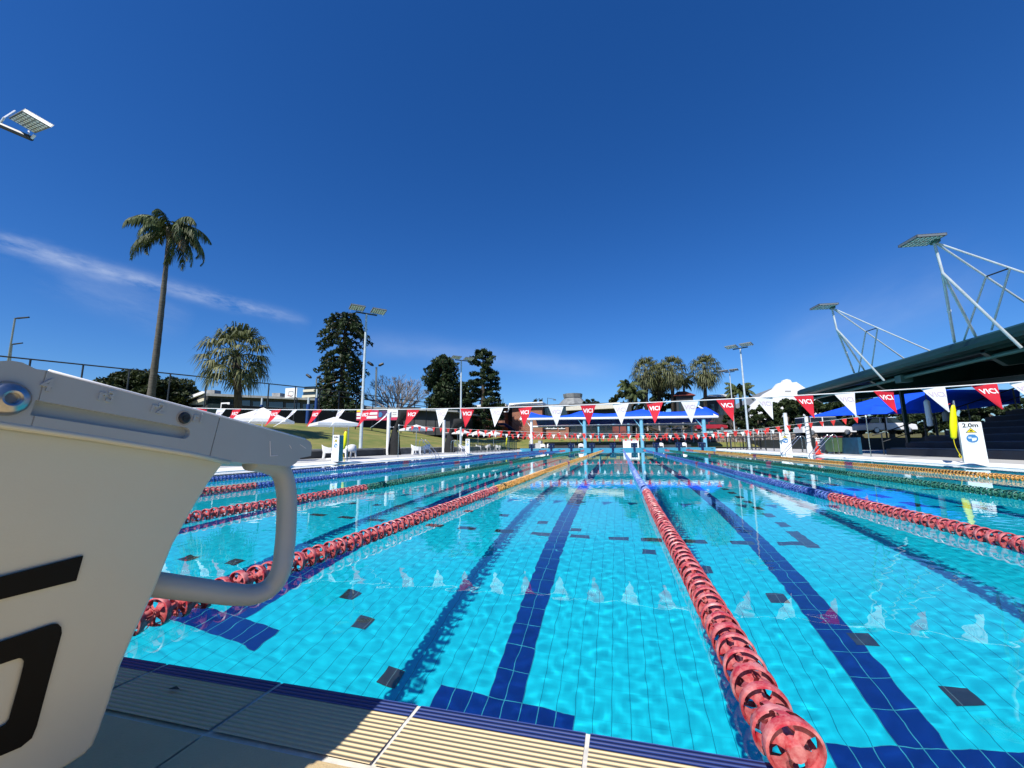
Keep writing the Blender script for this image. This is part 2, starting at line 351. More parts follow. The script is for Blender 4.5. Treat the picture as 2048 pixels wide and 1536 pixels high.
for x, y in ((-4.94, 6.97), (-4.42, 6.96), (-3.98, 6.97), (-3.54, 6.94), (-3.14, 5.99), (-2.6, 6.93), (-1.92, 6.8), (-1.22, 6.51), (-.68, 6.23), (.28, 5.54), (.83, 5.12), (1.36, 4.59), (1.76, 4.03), (2.03, 3.5),
             (-4.81, 3.81), (-4.28, 3.93), (-2.68, 3.81), (-2.32, 3.5), (-1.77, 3.07), (5.2, 7.0), (5.7, 6.7), (6.3, 6.1), (6.7, 5.5)): dash(x, y, .15, .15)
for k in range(9): dash(4.75+.62*k, 10.3+.0*k, .3, .13)
for k in range(10): dash(4.62, 8.4+.9*k, .2, .45)
recv(tag(mb.build('floor_dashes', m_greytile, fix=False), kind='structure'))

# water: one rippled sheet, true refraction and caustics
rs = np.random.RandomState(5)
def waves(X, Y):
    Z = np.zeros_like(X); far = np.clip((Y-4)/22, 0, 1)
    for k in range(96):
        Lw = .08*(2.4/.08)**(rs.rand()**1.6); a = rs.rand()*6.283; ph = rs.rand()*6.283
        s = .0010*(.3/Lw)**.2 if Lw > .3 else (.0074 if Lw < .2 else .0028)
        if Lw < .3: w = np.clip(1.25-far*1.3, .0, 1)
        else: w = 1
        Z += w*s*Lw/6.283*np.sin(6.283/Lw*(X*math.cos(a)+Y*math.sin(a))+ph)
    patch = .55+.75*np.clip(.5+.5*np.sin(X*.7+1.3*np.sin(Y*.31+.4))*np.cos(Y*.43+.8*np.sin(X*.5)), 0, 1)
    return Z*patch*.2
xs = np.concatenate([np.arange(XL, -4, .04), np.arange(-4, 4, .026), np.arange(4, XR+.03, .04)]); ys = [YN]
while ys[-1] < YF: ys.append(ys[-1]+.028*(1+max(0, ys[-1]-6)*.08))
ys = np.array(ys); ys[-1] = YF; xs[-1] = XR
# the sheet runs on a little under the deck edges, flat there
ys = np.concatenate([np.arange(.3, YN-.01, .035), ys]); xs = np.concatenate([np.arange(XL-.28, XL-.01, .04), xs, np.arange(XR+.03, XR+.29, .04)])
Xg, Yg = np.meshgrid(xs, ys); Zg = waves(Xg, Yg)*(1-.7*np.clip((YN+.03-Yg)/.06, 0, 1))
nx, ny = len(xs), len(ys); idx = np.arange(nx*ny).reshape(ny, nx)
F = np.stack([idx[:-1, :-1], idx[:-1, 1:], idx[1:, 1:], idx[1:, :-1]], -1).reshape(-1, 4)
m_water = bpy.data.materials.new('pool_water'); m_water.use_nodes = True; nt = m_water.node_tree; nt.nodes.clear()
o_ = nt.nodes.new('ShaderNodeOutputMaterial'); g_ = nt.nodes.new('ShaderNodeBsdfGlass'); g_.inputs['Roughness'].default_value = 0; g_.inputs['IOR'].default_value = 1.333; g_.inputs['Color'].default_value = (.97, 1, 1, 1)
nt.links.new(g_.outputs[0], o_.inputs[0])
water = npmesh('water', np.stack([Xg, Yg, Zg], -1).reshape(-1, 3), F, m_water, smooth=True); water.cycles.is_caustics_caster = True
tag(water, kind='structure')

# ------------------------------------------------------------------ decks
def groovemat(name, col, groove, period=.0165, wide=.42, along='Y'):
    m = bpy.data.materials.new(name); m.use_nodes = True; nt = m.node_tree; b = nt.nodes['Principled BSDF']; L = nt.links.new
    b.inputs['Roughness'].default_value = .55
    tc = nt.nodes.new('ShaderNodeTexCoord'); sp = nt.nodes.new('ShaderNodeSeparateXYZ'); L(tc.outputs['Object'], sp.inputs[0])
    q = nt.nodes.new('ShaderNodeMath'); q.operation = 'MULTIPLY'; L(sp.outputs[along], q.inputs[0]); q.inputs[1].default_value = 6.28318/period
    s = nt.nodes.new('ShaderNodeMath'); s.operation = 'SINE'; L(q.outputs[0], s.inputs[0])
    n = nt.nodes.new('ShaderNodeTexNoise'); n.inputs['Scale'].default_value = 30; L(tc.outputs['Object'], n.inputs['Vector'])
    mr = nt.nodes.new('ShaderNodeMapRange'); mr.inputs[1].default_value = -.2; mr.inputs[2].default_value = -.75; L(s.outputs[0], mr.inputs[0])
    mx = nt.nodes.new('ShaderNodeMix'); mx.data_type = 'RGBA'; L(mr.outputs[0], mx.inputs[0]); mx.inputs[6].default_value = (*col, 1); mx.inputs[7].default_value = (*groove, 1); L(mx.outputs[2], b.inputs['Base Color'])
    bp = nt.nodes.new('ShaderNodeBump'); bp.inputs['Strength'].default_value = .9; bp.inputs['Distance'].default_value = .003; L(s.outputs[0], bp.inputs['Height']); L(bp.outputs[0], b.inputs['Normal'])
    return m
m_ribbed = groovemat('ribbed_cream_tile', (.66, .51, .28), (.5, .385, .21))
m_ribblue = groovemat('ribbed_navy_tile', (.006, .022, .12), (.02, .05, .22), .0165)
m_creamtile = mat('cream_tile', (.58, .43, .22), .55, col2=(.49, .365, .19), vscale=5, detail=9, thr=(.3, .7), bump=.25, bscale=160)
m_grout = mat('pale_grout', (.62, .59, .52), .85, var=.12, vscale=30)
near = empty('near_deck', kind='structure')
mb = MB(); mb.bb((-14, -6, .0025), (13, YN-.06, .0045)); mb.bb((-14, YN-.062, .0015), (13, YN-.003, .003)); mb.build('deck_bed', m_grout, near)
bl, rb, pl = MB(), MB(), MB(); g = .006
for k in range(-26, 26):
    x0, x1 = -1.096+.4895*k+g, -1.096+.4895*(k+1)-g
    # ribbed tile: a navy strip at the water's edge, a cream field behind it
    bl.add([(x0, YN, .004), (x1, YN, .004), (x1, YN-.058, .0065), (x0, YN-.058, .0065), (x0, YN, -.006), (x1, YN, -.006)], [(0, 1, 2, 3), (4, 5, 1, 0)])
    rb.quad((x0, 1.162, .006), (x1, 1.162, .006), (x1, .975, .012), (x0, .975, .012))
for k in range(-26, 26):
    x0, x1 = -1.096+.4895*k+g*.5, -1.096+.4895*(k+1)-g*.5
    for j in range(12): pl.quad((x0, .955-.4895*j, .012), (x1, .955-.4895*j, .012), (x1, .955-.4895*(j+1)+g, .012), (x0, .955-.4895*(j+1)+g, .012))
bl.build('edge_tiles', m_ribblue, near, fix=False); rb.build('ribbed_tiles', m_ribbed, near, fix=False); pl.build('paving_tiles', m_creamtile, near, fix=False)
ZD = .1
dk = empty('side_deck', kind='structure')
mb = MB()
mb.bb((-18.0, YN, -.6), (XL-.42, 60, ZD-.006)); mb.bb((XR+.42, YN, -.6), (40, 60, ZD-.006)); mb.bb((XL-.3, YF+.42, -.6), (XR+.3, 60, ZD-.006)); mb.bb((-18, -6, -.6), (-14, YN, ZD-.006)); mb.bb((13, -6, -.6), (40, YN, ZD-.006))
mb.build('paving', m_conc, dk)
mb = MB(); mb.prism([(XL-.42, YN, -.3), (XL-.42, YN, ZD), (XL-.34, YN, ZD), (XL, YN, .012), (XL, YN, -.004)], (0, YF-YN, 0)); mb.prism([(XR+.42, YN, -.3), (XR+.42, YN, ZD), (XR+.34, YN, ZD), (XR, YN, .012), (XR, YN, -.004)], (0, YF-YN, 0)); mb.build('coping', m_coping, dk)
ew = empty('end_wall', kind='structure')
mb = MB(); mb.bb((XL-.3, YF+.002, -.6), (XR+.1, YF+.42, .30)); mb.build('wall_body', m_poolblue, ew)
mb = MB()
for k, x in enumerate(LANES): mb.bb((x+.9, YF-.012, .12), (x+1.15, YF, .17))
mb.build('grip_recess', m_navy, ew)

# terrain: one lawn sheet climbing left and beyond the far end, and a far ground sheet
def lawnz(x, y):
    zl = .58+np.clip((-17.6-x)/13.0, 0, 1)**.9*2.5
    zf = .15+np.clip((y-59)/16., 0, 1)*1.75
    w = np.clip((x+17.6)/3.0, 0, 1)
    return np.where(x < -17.6, np.maximum(zl, zf+.45), zf)
xs2 = np.concatenate([np.linspace(-160, -34, 24), np.linspace(-33, -17.62, 44)]); ys2 = np.linspace(-40, 260, 200)
X2, Y2 = np.meshgrid(xs2, ys2); rr = np.random.RandomState(2); Z2 = lawnz(X2, Y2)+.05*np.sin(X2*.9+Y2*.33)*np.sin(Y2*.47)
i2 = np.arange(X2.size).reshape(X2.shape); F2 = np.stack([i2[:-1, :-1], i2[:-1, 1:], i2[1:, 1:], i2[1:, :-1]], -1).reshape(-1, 4)
tag(npmesh('lawn', np.stack([X2, Y2, Z2], -1).reshape(-1, 3), F2, m_lawn, smooth=True), kind='structure')
xs2 = np.linspace(-17.62, 160, 90); ys2 = np.linspace(60.0, 260, 100)
X2, Y2 = np.meshgrid(xs2, ys2); Z2 = lawnz(X2, Y2)
i2 = np.arange(X2.size).reshape(X2.shape); F2 = np.stack([i2[:-1, :-1], i2[:-1, 1:], i2[1:, 1:], i2[1:, :-1]], -1).reshape(-1, 4)
tag(npmesh('far_lawn', np.stack([X2, Y2, Z2], -1).reshape(-1, 3), F2, m_lawn, smooth=True), kind='structure')
mb = MB(); zg = -.3
for a, b_ in (((-4000, -4000), (4000, -6.0)), ((-4000, -6), (-18, 60)), ((13.5, -6), (4000, 60)), ((-4000, 60), (4000, 5000))):
    mb.quad((a[0], a[1], zg), (b_[0], a[1], zg), (b_[0], b_[1], zg), (a[0], b_[1], zg))
tag(mb.build('ground', m_ground, fix=False), kind='structure')

# ------------------------------------------------------------------ lane ropes
def facedmat(name, c1, c2, rough=.5):
    m = mat(name, c1, rough, col2=c2, vscale=26, detail=5, thr=(.38, .66)); return m
m_fred = facedmat('faded_red_plastic', (.4, .014, .028), (.64, .25, .24), .36)
m_fblue = facedmat('blue_float_plastic', (.01, .04, .3), (.12, .22, .5))
m_fgreen = facedmat('green_float_plastic', (.0, .07, .05), (.05, .24, .16))
m_forange = facedmat('orange_float_plastic', (.62, .25, .03), (.75, .45, .15))
m_fblueglare = facedmat('glare_blue_float_plastic', (.04, .1, .42), (.3, .42, .7))  # glare on the blue floats put into a paler colour
m_fplum = facedmat('plum_float_plastic', (.25, .03, .1), (.35, .1, .16))
FS = .1; FR = .063
def float_mesh(seed=0):
    mb = MB(); n = 30
    # outer hoop
    mb.lathe([(FR-.006, -.014), (FR, -.011), (FR+.001, 0), (FR-.001, .012), (FR-.007, .014), (FR-.009, 0)], n=n, axis='y', closed=True)
    # six swept vanes from the hoop to the hub
    for k in range(6):
        a0 = 2*PI*k/6; vs = []; fs = []
        prof = [(FR-.003, .008, .20), (FR-.004, .026, .15), (FR-.010, .045, .15), (FR-.022, .062, .17), (FR-.040, .074, .26), (.019, .08, .5)]
        for (r, y, w) in prof:
            tw = y*7.0
            for t in (-1, 0, 1):
                a = a0+tw+t*w*1.05; vs.append((r*math.cos(a), y, r*math.sin(a))); 
        for i in range(len(prof)-1):
            for j in range(2): q = i*3+j; fs.append((q, q+1, q+4, q+3))
        mb.add(vs, fs)
    # slotted inner dish
    for k in range(4):
        a0 = 2*PI*k/4+.5; vs = []; fs = []
        for (r, y) in ((.018, -.006), (.036, -.002), (FR-.008, .004)):
            for t in range(6):
                wdt = .74 if r < .03 else (.42 if r < .05 else .56)
                a = a0+(t/5-.5)*2*wdt; vs.append((r*math.cos(a), y, r*math.sin(a)))
        for i in range(2):
            for j in range(5): q = i*6+j; fs.append((q, q+1, q+7, q+6))
        mb.add(vs, fs)
    mb.lathe([(.0, -.022), (.019, -.022), (.021, 0), (.017, .03), (.016, .075), (.0, .076)], n=10, axis='y')
    me = bpy.data.meshes.new('float'); me.from_pydata(mb.v, [], mb.f); me.polygons.foreach_set('use_smooth', [True]*len(mb.f)); me.update(); me.set_sharp_from_angle(angle=R(40))
    return me
base_float = float_mesh(); FM = {}
def float_for(m):
    if m.name not in FM:
        me = base_float.copy(); me.materials.append(m); FM[m.name] = me
    return FM[m.name]
def lane_rope(x, m_main, label, hands=1):
    t = empty('lane_rope', (x*.93, YN-.055, .046), label=label, cat='lane rope', group='lane ropes dividing the pool')
    mb = MB(); mb.tube([(0, -.03, 0), (0, 25, -.004), (0, YF-YN-.06, 0)], .006, 6); mb.build('cable', m_stainless, t)
    rnd = random.Random(int(x*100)); nfl = int((YF-YN-.3)/FS); v = []; f = []; mi = []
    def mid(y): return 0 if (y < 5.3 or y > YF-YN-5.3) else (2 if (14.8 < y < 15.3 or 24.6 < y < 25.2 or 34.8 < y < 35.4) else 1)
    mats = [m_fred, m_main, m_fplum]
    for k in range(nfl):
        y = .0+k*FS+rnd.uniform(-.007, .007); i = mid(y)
        wob = .012*math.sin(y*.35+x*3)+.006*math.sin(y*1.3+x)
        if k < 100:
            o = bpy.data.objects.new('float', float_for(mats[i])); COL.objects.link(o); o.parent = t
            o.location = (wob, y, rnd.uniform(-.003, .003)+(.03 if k == 0 else 0)); o.rotation_euler = (rnd.uniform(-.1, .1), rnd.uniform(0, 6.28), rnd.uniform(-.1, .1))
            if rnd.random() < .5 and k > 0: pass
        else:
            ph = rnd.uniform(0, 6.28); b = len(v); n = 9
            for (r, h) in ((FR-.006, .0), (FR, .0), (FR, .024), (FR*.55, .05), (.02, .085)):
                for q in range(n):
                    a = ph+2*PI*q/n; v.append((wob+r*math.cos(a), y+h, r*math.sin(a)))
            for r_ in range(4):
                for q in range(n):
                    if r_ == 2 and q % 3 == 0: continue
                    q2 = (q+1) % n; f.append((b+r_*n+q, b+r_*n+q2, b+(r_+1)*n+q2, b+(r_+1)*n+q)); mi.append(i)
    o = npmesh('floats', np.array(v), np.array(f), mats, t, midx=mi); o['kind'] = 'stuff'
    return t
ropes = [(.36, m_fblueglare, 'blue lane rope whose red end reaches the bottom edge of the photo'),
         (-2.14, m_forange, 'orange lane rope with red end floats, passing just behind the start block handle'),
         (2.86, m_fblue, 'deep blue lane rope with red end, first one right of the nearest rope'),
         (-4.64, m_fgreen, 'green lane rope with red end, just left of the orange rope'),
         (-7.14, m_fblue, 'blue lane rope with red end, second from the left pool edge'),
         (-9.64, m_fblue, 'blue lane rope closest to the left pool edge'),
         (5.36, m_fgreen, 'green lane rope with pale highlights on the right side of the pool'),
         (7.86, m_forange, 'orange lane rope closest to the right pool edge with plum marker floats')]
for x, m, lb in ropes: lane_rope(x, m, lb)

# ------------------------------------------------------------------ backstroke flag lines
def pennant(parent, c, w, h, m, txt=None, mt=None, swing=0.0, yaw=0.0, curl=0.0, lean=0.0):
    """c: mid of the top hem; swing: tip towards the camera"""
    n = 6; vs = []; fs = []
    def pt(u, t):  # u -1..1 across, t 0..1 down
        hw = w/2*(1-t)
        x = u*hw+lean*t; yy = -swing*t*t*.5-swing*.5*t+curl*math.sin(t*3.1+u*1.2)*.5+curl*u*t*.8; z = -h*t
        return Vector((x*math.cos(yaw)-yy*math.sin(yaw), x*math.sin(yaw)+yy*math.cos(yaw), z))
    mb = MB()
    for t in range(n+1):
        for u in (-1, -.33, .33, 1): vs.append(pt(u, min(t/n, .995)))
    for t in range(n):
        for u in range(3): q = t*4+u; fs.append((q, q+1, q+5, q+4))
    mb.add(vs, fs); o = mb.build('pennant', m, parent, smooth=True, loc=c, fix=False)
    if txt:
        tv, tf = text_faces(txt, .082, .0018); out = []
        for (x, y, _) in tv:
            t = (.085-y)/h; hw = max(.001, w/2*(1-t)); p = pt(x*.92/hw, t); out.append((p.x, p.y-.003, p.z))
        b = MB(); b.add(out, tf); b.build('lettering', mt, o, fix=False)
    return o
def flag_line(y, pts, poles, xs, colors, w, h, label, txt=None, rad=.006, rnd=None, spin=None):
    t = empty('flag_line', (0, y, 0), label=label, cat='flag line', group='flag lines across the pool')
    P = sorted(pts)
    def zz(x):
        for a, b in zip(P[:-1], P[1:]):
            if a[0] <= x <= b[0]: s = (x-a[0])/(b[0]-a[0]); return a[1]+(b[1]-a[1])*s
        return P[0][1] if x < P[0][0] else P[-1][1]
    n = 90; X0, X1 = P[0][0], P[-1][0]
    mb = MB(); mb.tube([(X0+(X1-X0)*k/n, 0, zz(X0+(X1-X0)*k/n)) for k in range(n+1)], rad, 6); mb.build('cord', m_rope, t)
    for i, x in enumerate(xs):
        c = colors[i % len(colors)] if isinstance(colors, str) else colors[i]
        sp = spin.get(i, (0, 0, 0)) if spin else (0, 0, 0)
        pennant(t, (x, 0, zz(x)-.002), w, h, m_red if c == 'r' else (m_redc if c == 'b' else m_whitecloth), txt, m_letterw if c == 'r' else m_letterp,
                swing=sp[0] if spin and i in spin else rnd.uniform(.0, .12), yaw=sp[1] if spin is None or i in spin else rnd.uniform(-.28, .28), curl=rnd.uniform(-.035, .035), lean=sp[2])
    return t
rnd = random.Random(4)
hem = [(443, 818), (474, 818), (517, 819), (553, 819), (590, 819), (635, 820), (683, 820), (735, 820), (782, 819), (827, 818), (884, 817), (935, 817), (993, 816), (1050, 814), (1112, 812), (1176, 810), (1241, 806), (1309, 804), (1379, 802),
       (1450, 799), (1527, 795), (1606, 790), (1688, 786), (1767, 783), (1865, 775), (1967, 768), (2043, 764)]
hp = [ony(u, v, 6.0) for u, v in hem]; hx = [p.x for p in hp]
pts = [(p.x, p.z) for p in hp]; 
# sagging cord smoothed through the hems and carried on to the two poles
cf = np.polyfit([p[0] for p in pts], [p[1] for p in pts], 4)
pts = [(x, float(np.polyval(cf, x))) for x in np.linspace(hx[0], hx[-1], 30)]
zl, zr = pts[0][1], pts[-1][1]
pts = [(-12.3, zl+.42)]+[(hx[0]-2.6, zl+.14)]+pts+[(10.7, zr+.55)]
cols = ['r' if i % 2 else 'w' for i in range(len(hx))]
# one red follows one white along the line
ext = [hx[-1]+.46*k for k in (1, 2, 3, 4)]; extl = [hx[0]-.46*k for k in (1, 2, 3)][::-1]
cols = ['r', 'w', 'r']+cols+['r', 'w', 'r', 'w']
allx = extl+hx+ext; off = len(extl)
sp = {}
for i, x in enumerate(hx):
    k = i+off
    if i in (0, 1, 3, 5, 7, 9): sp[k] = (.15, rnd.uniform(-.25, .1), -.07)
    elif i in (4, 8): sp[k] = (.30, -.55, -.09)
    elif i in (2, 6): sp[k] = (.17, -.3, -.06)
    elif i >= 19: sp[k] = (.07, rnd.uniform(-.1, .1), .06+.004*(i-19))
flag_line(6.0, pts, None, allx, cols, .225, .30, 'nearest flag line, large red and white pennants lettered VICI on a white cord', 'VICI', .0075, rnd, sp)
a, b_ = onz(802, 914, .1), onz(1752, 914, .1); Y2_ = 22.1
def linepts(y, uv): return [(ony(u, v, y).x, ony(u, v, y).z) for u, v in uv]
def pole(x, y, h, label, r=.02, name='flag_pole', m=m_stainless):
    t = empty(name, (x, y, ZD), label=label, cat='flag pole', group='slim poles holding the flag lines')
    mb = MB(); mb.tube([(0, 0, 0), (0, 0, h)], r, 8); mb.build('shaft', m, t, smooth=2)
    mb = MB(); mb.lathe([(r*2.6, 0), (r*2.6, .012), (r*1.2, .02)], n=12); mb.build('foot', m, t)
    mb = MB(); mb.lathe([(0, h+.05), (r*1.6, h+.03), (r*1.6, h-.05), (r, h-.06)], n=10); mb.build('cap', m_white, t)
p2 = linepts(22.1, [(802, 850), (900, 857), (1000, 861.5), (1120, 866), (1243, 867.5), (1400, 866), (1500, 860), (1580, 850), (1660, 841), (1745, 832)])
p2[0] = (-12.75, p2[0][1]); p2[-1] = (10.85, p2[-1][1])
flag_line(22.1, p2, None, [-12.3+.455*k for k in range(51)], 'b', .2, .27, 'middle flag line of small plain red pennants between two slim steel poles', None, .006, rnd)
pole(-12.75, 22.1, p2[0][1]-ZD, 'slim steel pole at the left end of the middle flag line'); pole(10.85, 22.1, p2[-1][1]-ZD, 'slim steel pole at the right end of the middle flag line')
p3 = linepts(31, [(870, 866), (1000, 868), (1243, 871), (1400, 869.5), (1480, 864), (1560, 857)])
p3[0] = (-12.6, p3[0][1]); p3[-1] = (11.2, p3[-1][1])
flag_line(31, p3, None, [-12.2+.46*k for k in range(50)], 'wb', .24, .3, 'farther flag line of alternating small red and white pennants', None, .007, rnd)
p4 = linepts(46.5, [(1000, 873), (1243, 878), (1440, 872)]); p4[0] = (-12.5, p4[0][1]); p4[-1] = (10.9, p4[-1][1])
flag_line(46.5, p4, None, [-12+.6*k for k in range(38)], 'bb', .3, .3, 'farthest flag line of tiny red pennants near the far start blocks', None, .01, rnd)
pole(-12.6, 31, p3[0][1]-ZD, 'slim steel pole left of the pool under the farther flag line'); pole(-12.5, 46.5, p4[0][1]-ZD, 'slim steel pole at the left end of the farthest flag line'); pole(10.95, 46.5, p4[-1][1]-ZD, 'slim steel pole at the right end of the farthest flag line')
# ------------------------------------------------------------------ the near start block
m_blockgrey = mat('satin_grey_paint', (.4, .45, .46), .38, col2=(.375, .42, .425), vscale=5, detail=8, thr=(.25, .7), bump=.03, bscale=200)
m_blockcream = mat('cream_fibreglass', (.59, .605, .515), .34, col2=(.55, .56, .47), vscale=2.5, detail=8, thr=(.2, .75), bump=.03, bscale=220, coat=.1)
m_slot = mat('grey_moulding', (.36, .35, .31), .6)
blk = empty('start_block', (-1.46, .5, 0), label='large cream and grey start block with black 5 in the left foreground', cat='start block', group='start blocks')
def loc(p): return (p[0]+1.46, p[1]-.5, p[2])
XS = -.92; S0 = np.array([-.935, 0, .77]); SN = np.array([1, 0, -.12/.62]); SN = SN/np.linalg.norm(SN)
plate = [(-230, 672), (0, 722), (22, 721), (45, 725), (72, 738), (95, 741), (612, 878), (621, 884), (624, 892), (622, 912), (601, 916), (591, 927), (581, 933), (520, 928), (456, 923), (375, 906), (187, 875), (0, 849), (-230, 812)]
def fin(o, w): md = o.modifiers.new('bevel', 'BEVEL'); md.width = w; md.segments = 3; md.limit_method = 'ANGLE'; md.angle_limit = R(30); return o
mb = MB(); mb.prism([loc(onx(u, v, XS)) for u, v in plate], (-1.08, 0, 0))  # width stretched beyond a real block so its shadow covers the deck
o = mb.build('platform', m_blockgrey, blk)
# cut the long guide slot and the shallow seam
c = MB(); pts = [onx(u, v, XS) for u, v in ((66, 815), (380, 868))]; dd = (pts[1]-pts[0]).normalized(); nn = Vector((0, -dd.z, dd.y)); 
hw = .0125
cap = [pts[0]+nn*hw, pts[0]-nn*hw]+[pts[1]-dd*hw+(dd*math.cos(a)-nn*math.sin(a)*-1)*hw for a in [(-PI/2)+PI*k/8 for k in range(9)]]
c.prism([(p.x+1.46+.02, p.y-.5, p.z) for p in cap], (-.034, 0, 0)); co = c.build('cut', m_slot, blk)
s = MB(); a_, b__ = onx(440, 834, XS), onx(419, 915, XS)
s.prism([(a_.x+1.46+.01, a_.y-.5-.0012, a_.z), (a_.x+1.46+.01, a_.y-.5+.0012, a_.z), (b__.x+1.46+.01, b__.y-.5+.0012, b__.z), (b__.x+1.46+.01, b__.y-.5-.0012, b__.z)], (-.013, 0, 0)); s2 = s.build('cut2', m_slot, blk)
a_, b__ = onx(93, 741, XS), onx(60, 862, XS); s = MB()
s.prism([(a_.x+1.46+.01, a_.y-.5-.001, a_.z), (a_.x+1.46+.01, a_.y-.5+.001, a_.z), (b__.x+1.46+.01, b__.y-.5+.001, b__.z), (b__.x+1.46+.01, b__.y-.5-.001, b__.z)], (-.0115, 0, 0)); s3 = s.build('cut3', m_slot, blk)
for k in (co, s2, s3):
    md = o.modifiers.new('b', 'BOOLEAN'); md.operation = 'DIFFERENCE'; md.object = k; md.solver = 'EXACT'
bake(o); fin(o, .004)
mb = MB(); mb.tube([loc(onx(u, v, XS-.003)) for u, v in ((97, 742.5), (250, 783), (430, 830.5), (609, 878.5))], .0035, 8); mb.build('sunlit_rim', m_white, blk, smooth=True)  # sunlit top edge of the platform drawn as an added white tube
for k in (co, s2, s3): bpy.data.objects.remove(k)
if len(o.data.materials) == 0: o.data.materials.append(m_blockgrey)
for p in o.data.polygons: p.material_index = 0
# embossed scale beside the slot
mb = MB()
dirv = (onx(400, 840, XS)-onx(100, 765, XS)).normalized(); upv = Vector((0, -dirv.z, dirv.y))
for (u, v, t) in ((93, 770, '4'), (213, 793, 'r3'), (315, 817, 'r2'), (397, 836, 'r1')):
    p = onx(u, v, XS); Mx = Matrix(((0, 0, 1, p.x+1.46+.0006), (dirv.y, upv.y, 0, p.y-.5), (dirv.z, upv.z, 0, p.z), (0, 0, 0, 1)))
    mb = MB(); put_text(mb, t, .03, Mx, .0008, .0022); mb.build('embossed_mark', m_blockgrey, blk, fix=False)
def disc(u, v, r, prof, m, name, par=blk, x=XS, n=20):
    p = onx(u, v, x); mb = MB(); mb.lathe(prof, n=n, axis='x'); return mb.build(name, m, par, smooth=2, loc=(p.x+1.46, p.y-.5, p.z))
bo = disc(368, 836, .013, [(0, .006), (.0045, .006), (.0045, .0045), (.005, .0045), (.009, .005), (.0125, .003), (.013, .0)], m_darkmetal, 'socket_bolt')
disc(368, 836, .013, [(.0125, .001), (.0165, .0012), (.0165, -.001)], m_slot, 'washer')
bo2 = disc(14, 797, .03, [(0, .008), (.008, .008), (.009, .014), (.012, .015), (.02, .012), (.025, .007), (.027, .0)], mat('worn_steel', (.42, .42, .41), .3, 1, var=.2, vscale=40), 'hinge_bolt', n=28)
# fibreglass pedestal
body = [(456, 919), (447, 932), (420, 968), (392, 1014), (350, 1090), (312, 1186), (276, 1262), (247, 1330), (226, 1398), (206, 1455), (192, 1490), (172, 1512), (140, 1533)]
P = [onplane(u, v, S0, SN) for u, v in body]; zb = P[-1].z
P += [Vector((S0[0]-(.77-zb)*.12/.62*1.0, -.02, zb))]
pb = [onplane(u, v, S0, SN) for u, v in ((-230, 808), (0, 846), (187, 872), (375, 903))]
P += [Vector((pb[0].x, -.02, pb[0].z+.05))]+pb
right = [Vector((p.x+1.46, p.y-.5, p.z)) for p in P]; left = [Vector((-(p.x+1.46), p.y-.5, p.z)) for p in P]
n = len(P); mb = MB(); mb.add(right+left, [tuple(range(n))[::-1], tuple(range(n, 2*n))]+[(i, (i+1) % n, n+(i+1) % n, n+i) for i in range(n)])
bd = mb.build('pedestal', m_blockcream, blk, smooth=True)
md = bd.modifiers.new('bevel', 'BEVEL'); md.width = .022; md.segments = 4; md.limit_method = 'ANGLE'; md.angle_limit = R(48); md.harden_normals = True
mb = MB(); mb.bb((-.13, -.5, .0), (.13, .2, zb+.04)); mb.build('plinth', m_blockcream, blk, bevel=.01)
# cream lip between pedestal and platform
lip = [(458, 923), (375, 905), (187, 874), (0, 847), (-230, 810)]
mb = MB(); mb.tube([loc(onx(u, v+2, XS-.004)) for u, v in lip], .006, 8); mb.build('lip', m_blockcream, blk, smooth=True)
# black numeral 5 on the side, 2 mm proud of the sloping face
def onside(u, v): p = onplane(u, v, S0, SN); return Vector((p.x+1.46+.0025, p.y-.5, p.z))
num = MB(); sd = (-.002, 0, 0)
num.prism([onside(u, v) for u, v in ((-118, 1184), (165, 1111), (151, 1161), (-50, 1211))], sd)
num.prism([onside(u, v) for u, v in ((-118, 1185), (-52, 1212), (-62, 1294), (-140, 1322))], sd)
outer = [(-140, 1322), (-62, 1299), (0, 1283), (60, 1263), (103, 1248), (114, 1247), (121, 1254), (122, 1266), (96, 1362), (72, 1452), (62, 1476), (40, 1494), (0, 1511), (-120, 1550)]
inner = [(-140, 1372), (-62, 1345), (0, 1328), (20, 1321), (36, 1316), (43, 1317), (47, 1322), (46, 1332), (38, 1364), (22, 1420), (17, 1438), (10, 1448), (0, 1454), (-120, 1496)]
for i in range(len(outer)-1):
    num.prism([onside(*outer[i]), onside(*outer[i+1]), onside(*inner[i+1]), onside(*inner[i])], sd)
num.build('number_five', m_blackprint, blk)
# tubular hand grips, one each side
def smooth_path(pts, k=6):
    pts = [Vector(p) for p in pts]; out = []
    for i in range(len(pts)-1):
        p0, p1, p2, p3 = pts[max(i-1, 0)], pts[i], pts[i+1], pts[min(i+2, len(pts)-1)]
        for j in range(k):
            t = j/k; out.append(.5*((2*p1)+(p2-p0)*t+(2*p0-5*p1+4*p2-p3)*t*t+(3*p1-p0-3*p2+p3)*t**3))
    return out+[pts[-1]]
hpix = [(500, 921), (536, 928), (562, 944), (573, 985), (573, 1040), (570, 1090), (562, 1140), (543, 1172), (512, 1188), (470, 1189), (400, 1180), (330, 1171), (270, 1163)]
hp_ = smooth_path([loc(onx(u, v, -.975-.11*max(0, (i-6)/6))) for i, (u, v) in enumerate(hpix)])
for sgn in (1, -1):
    mb = MB(); mb.tube([(sgn*p.x, p.y, p.z) for p in hp_], .0275, 20); mb.build('hand_grip', m_blockgrey, blk, smooth=True)

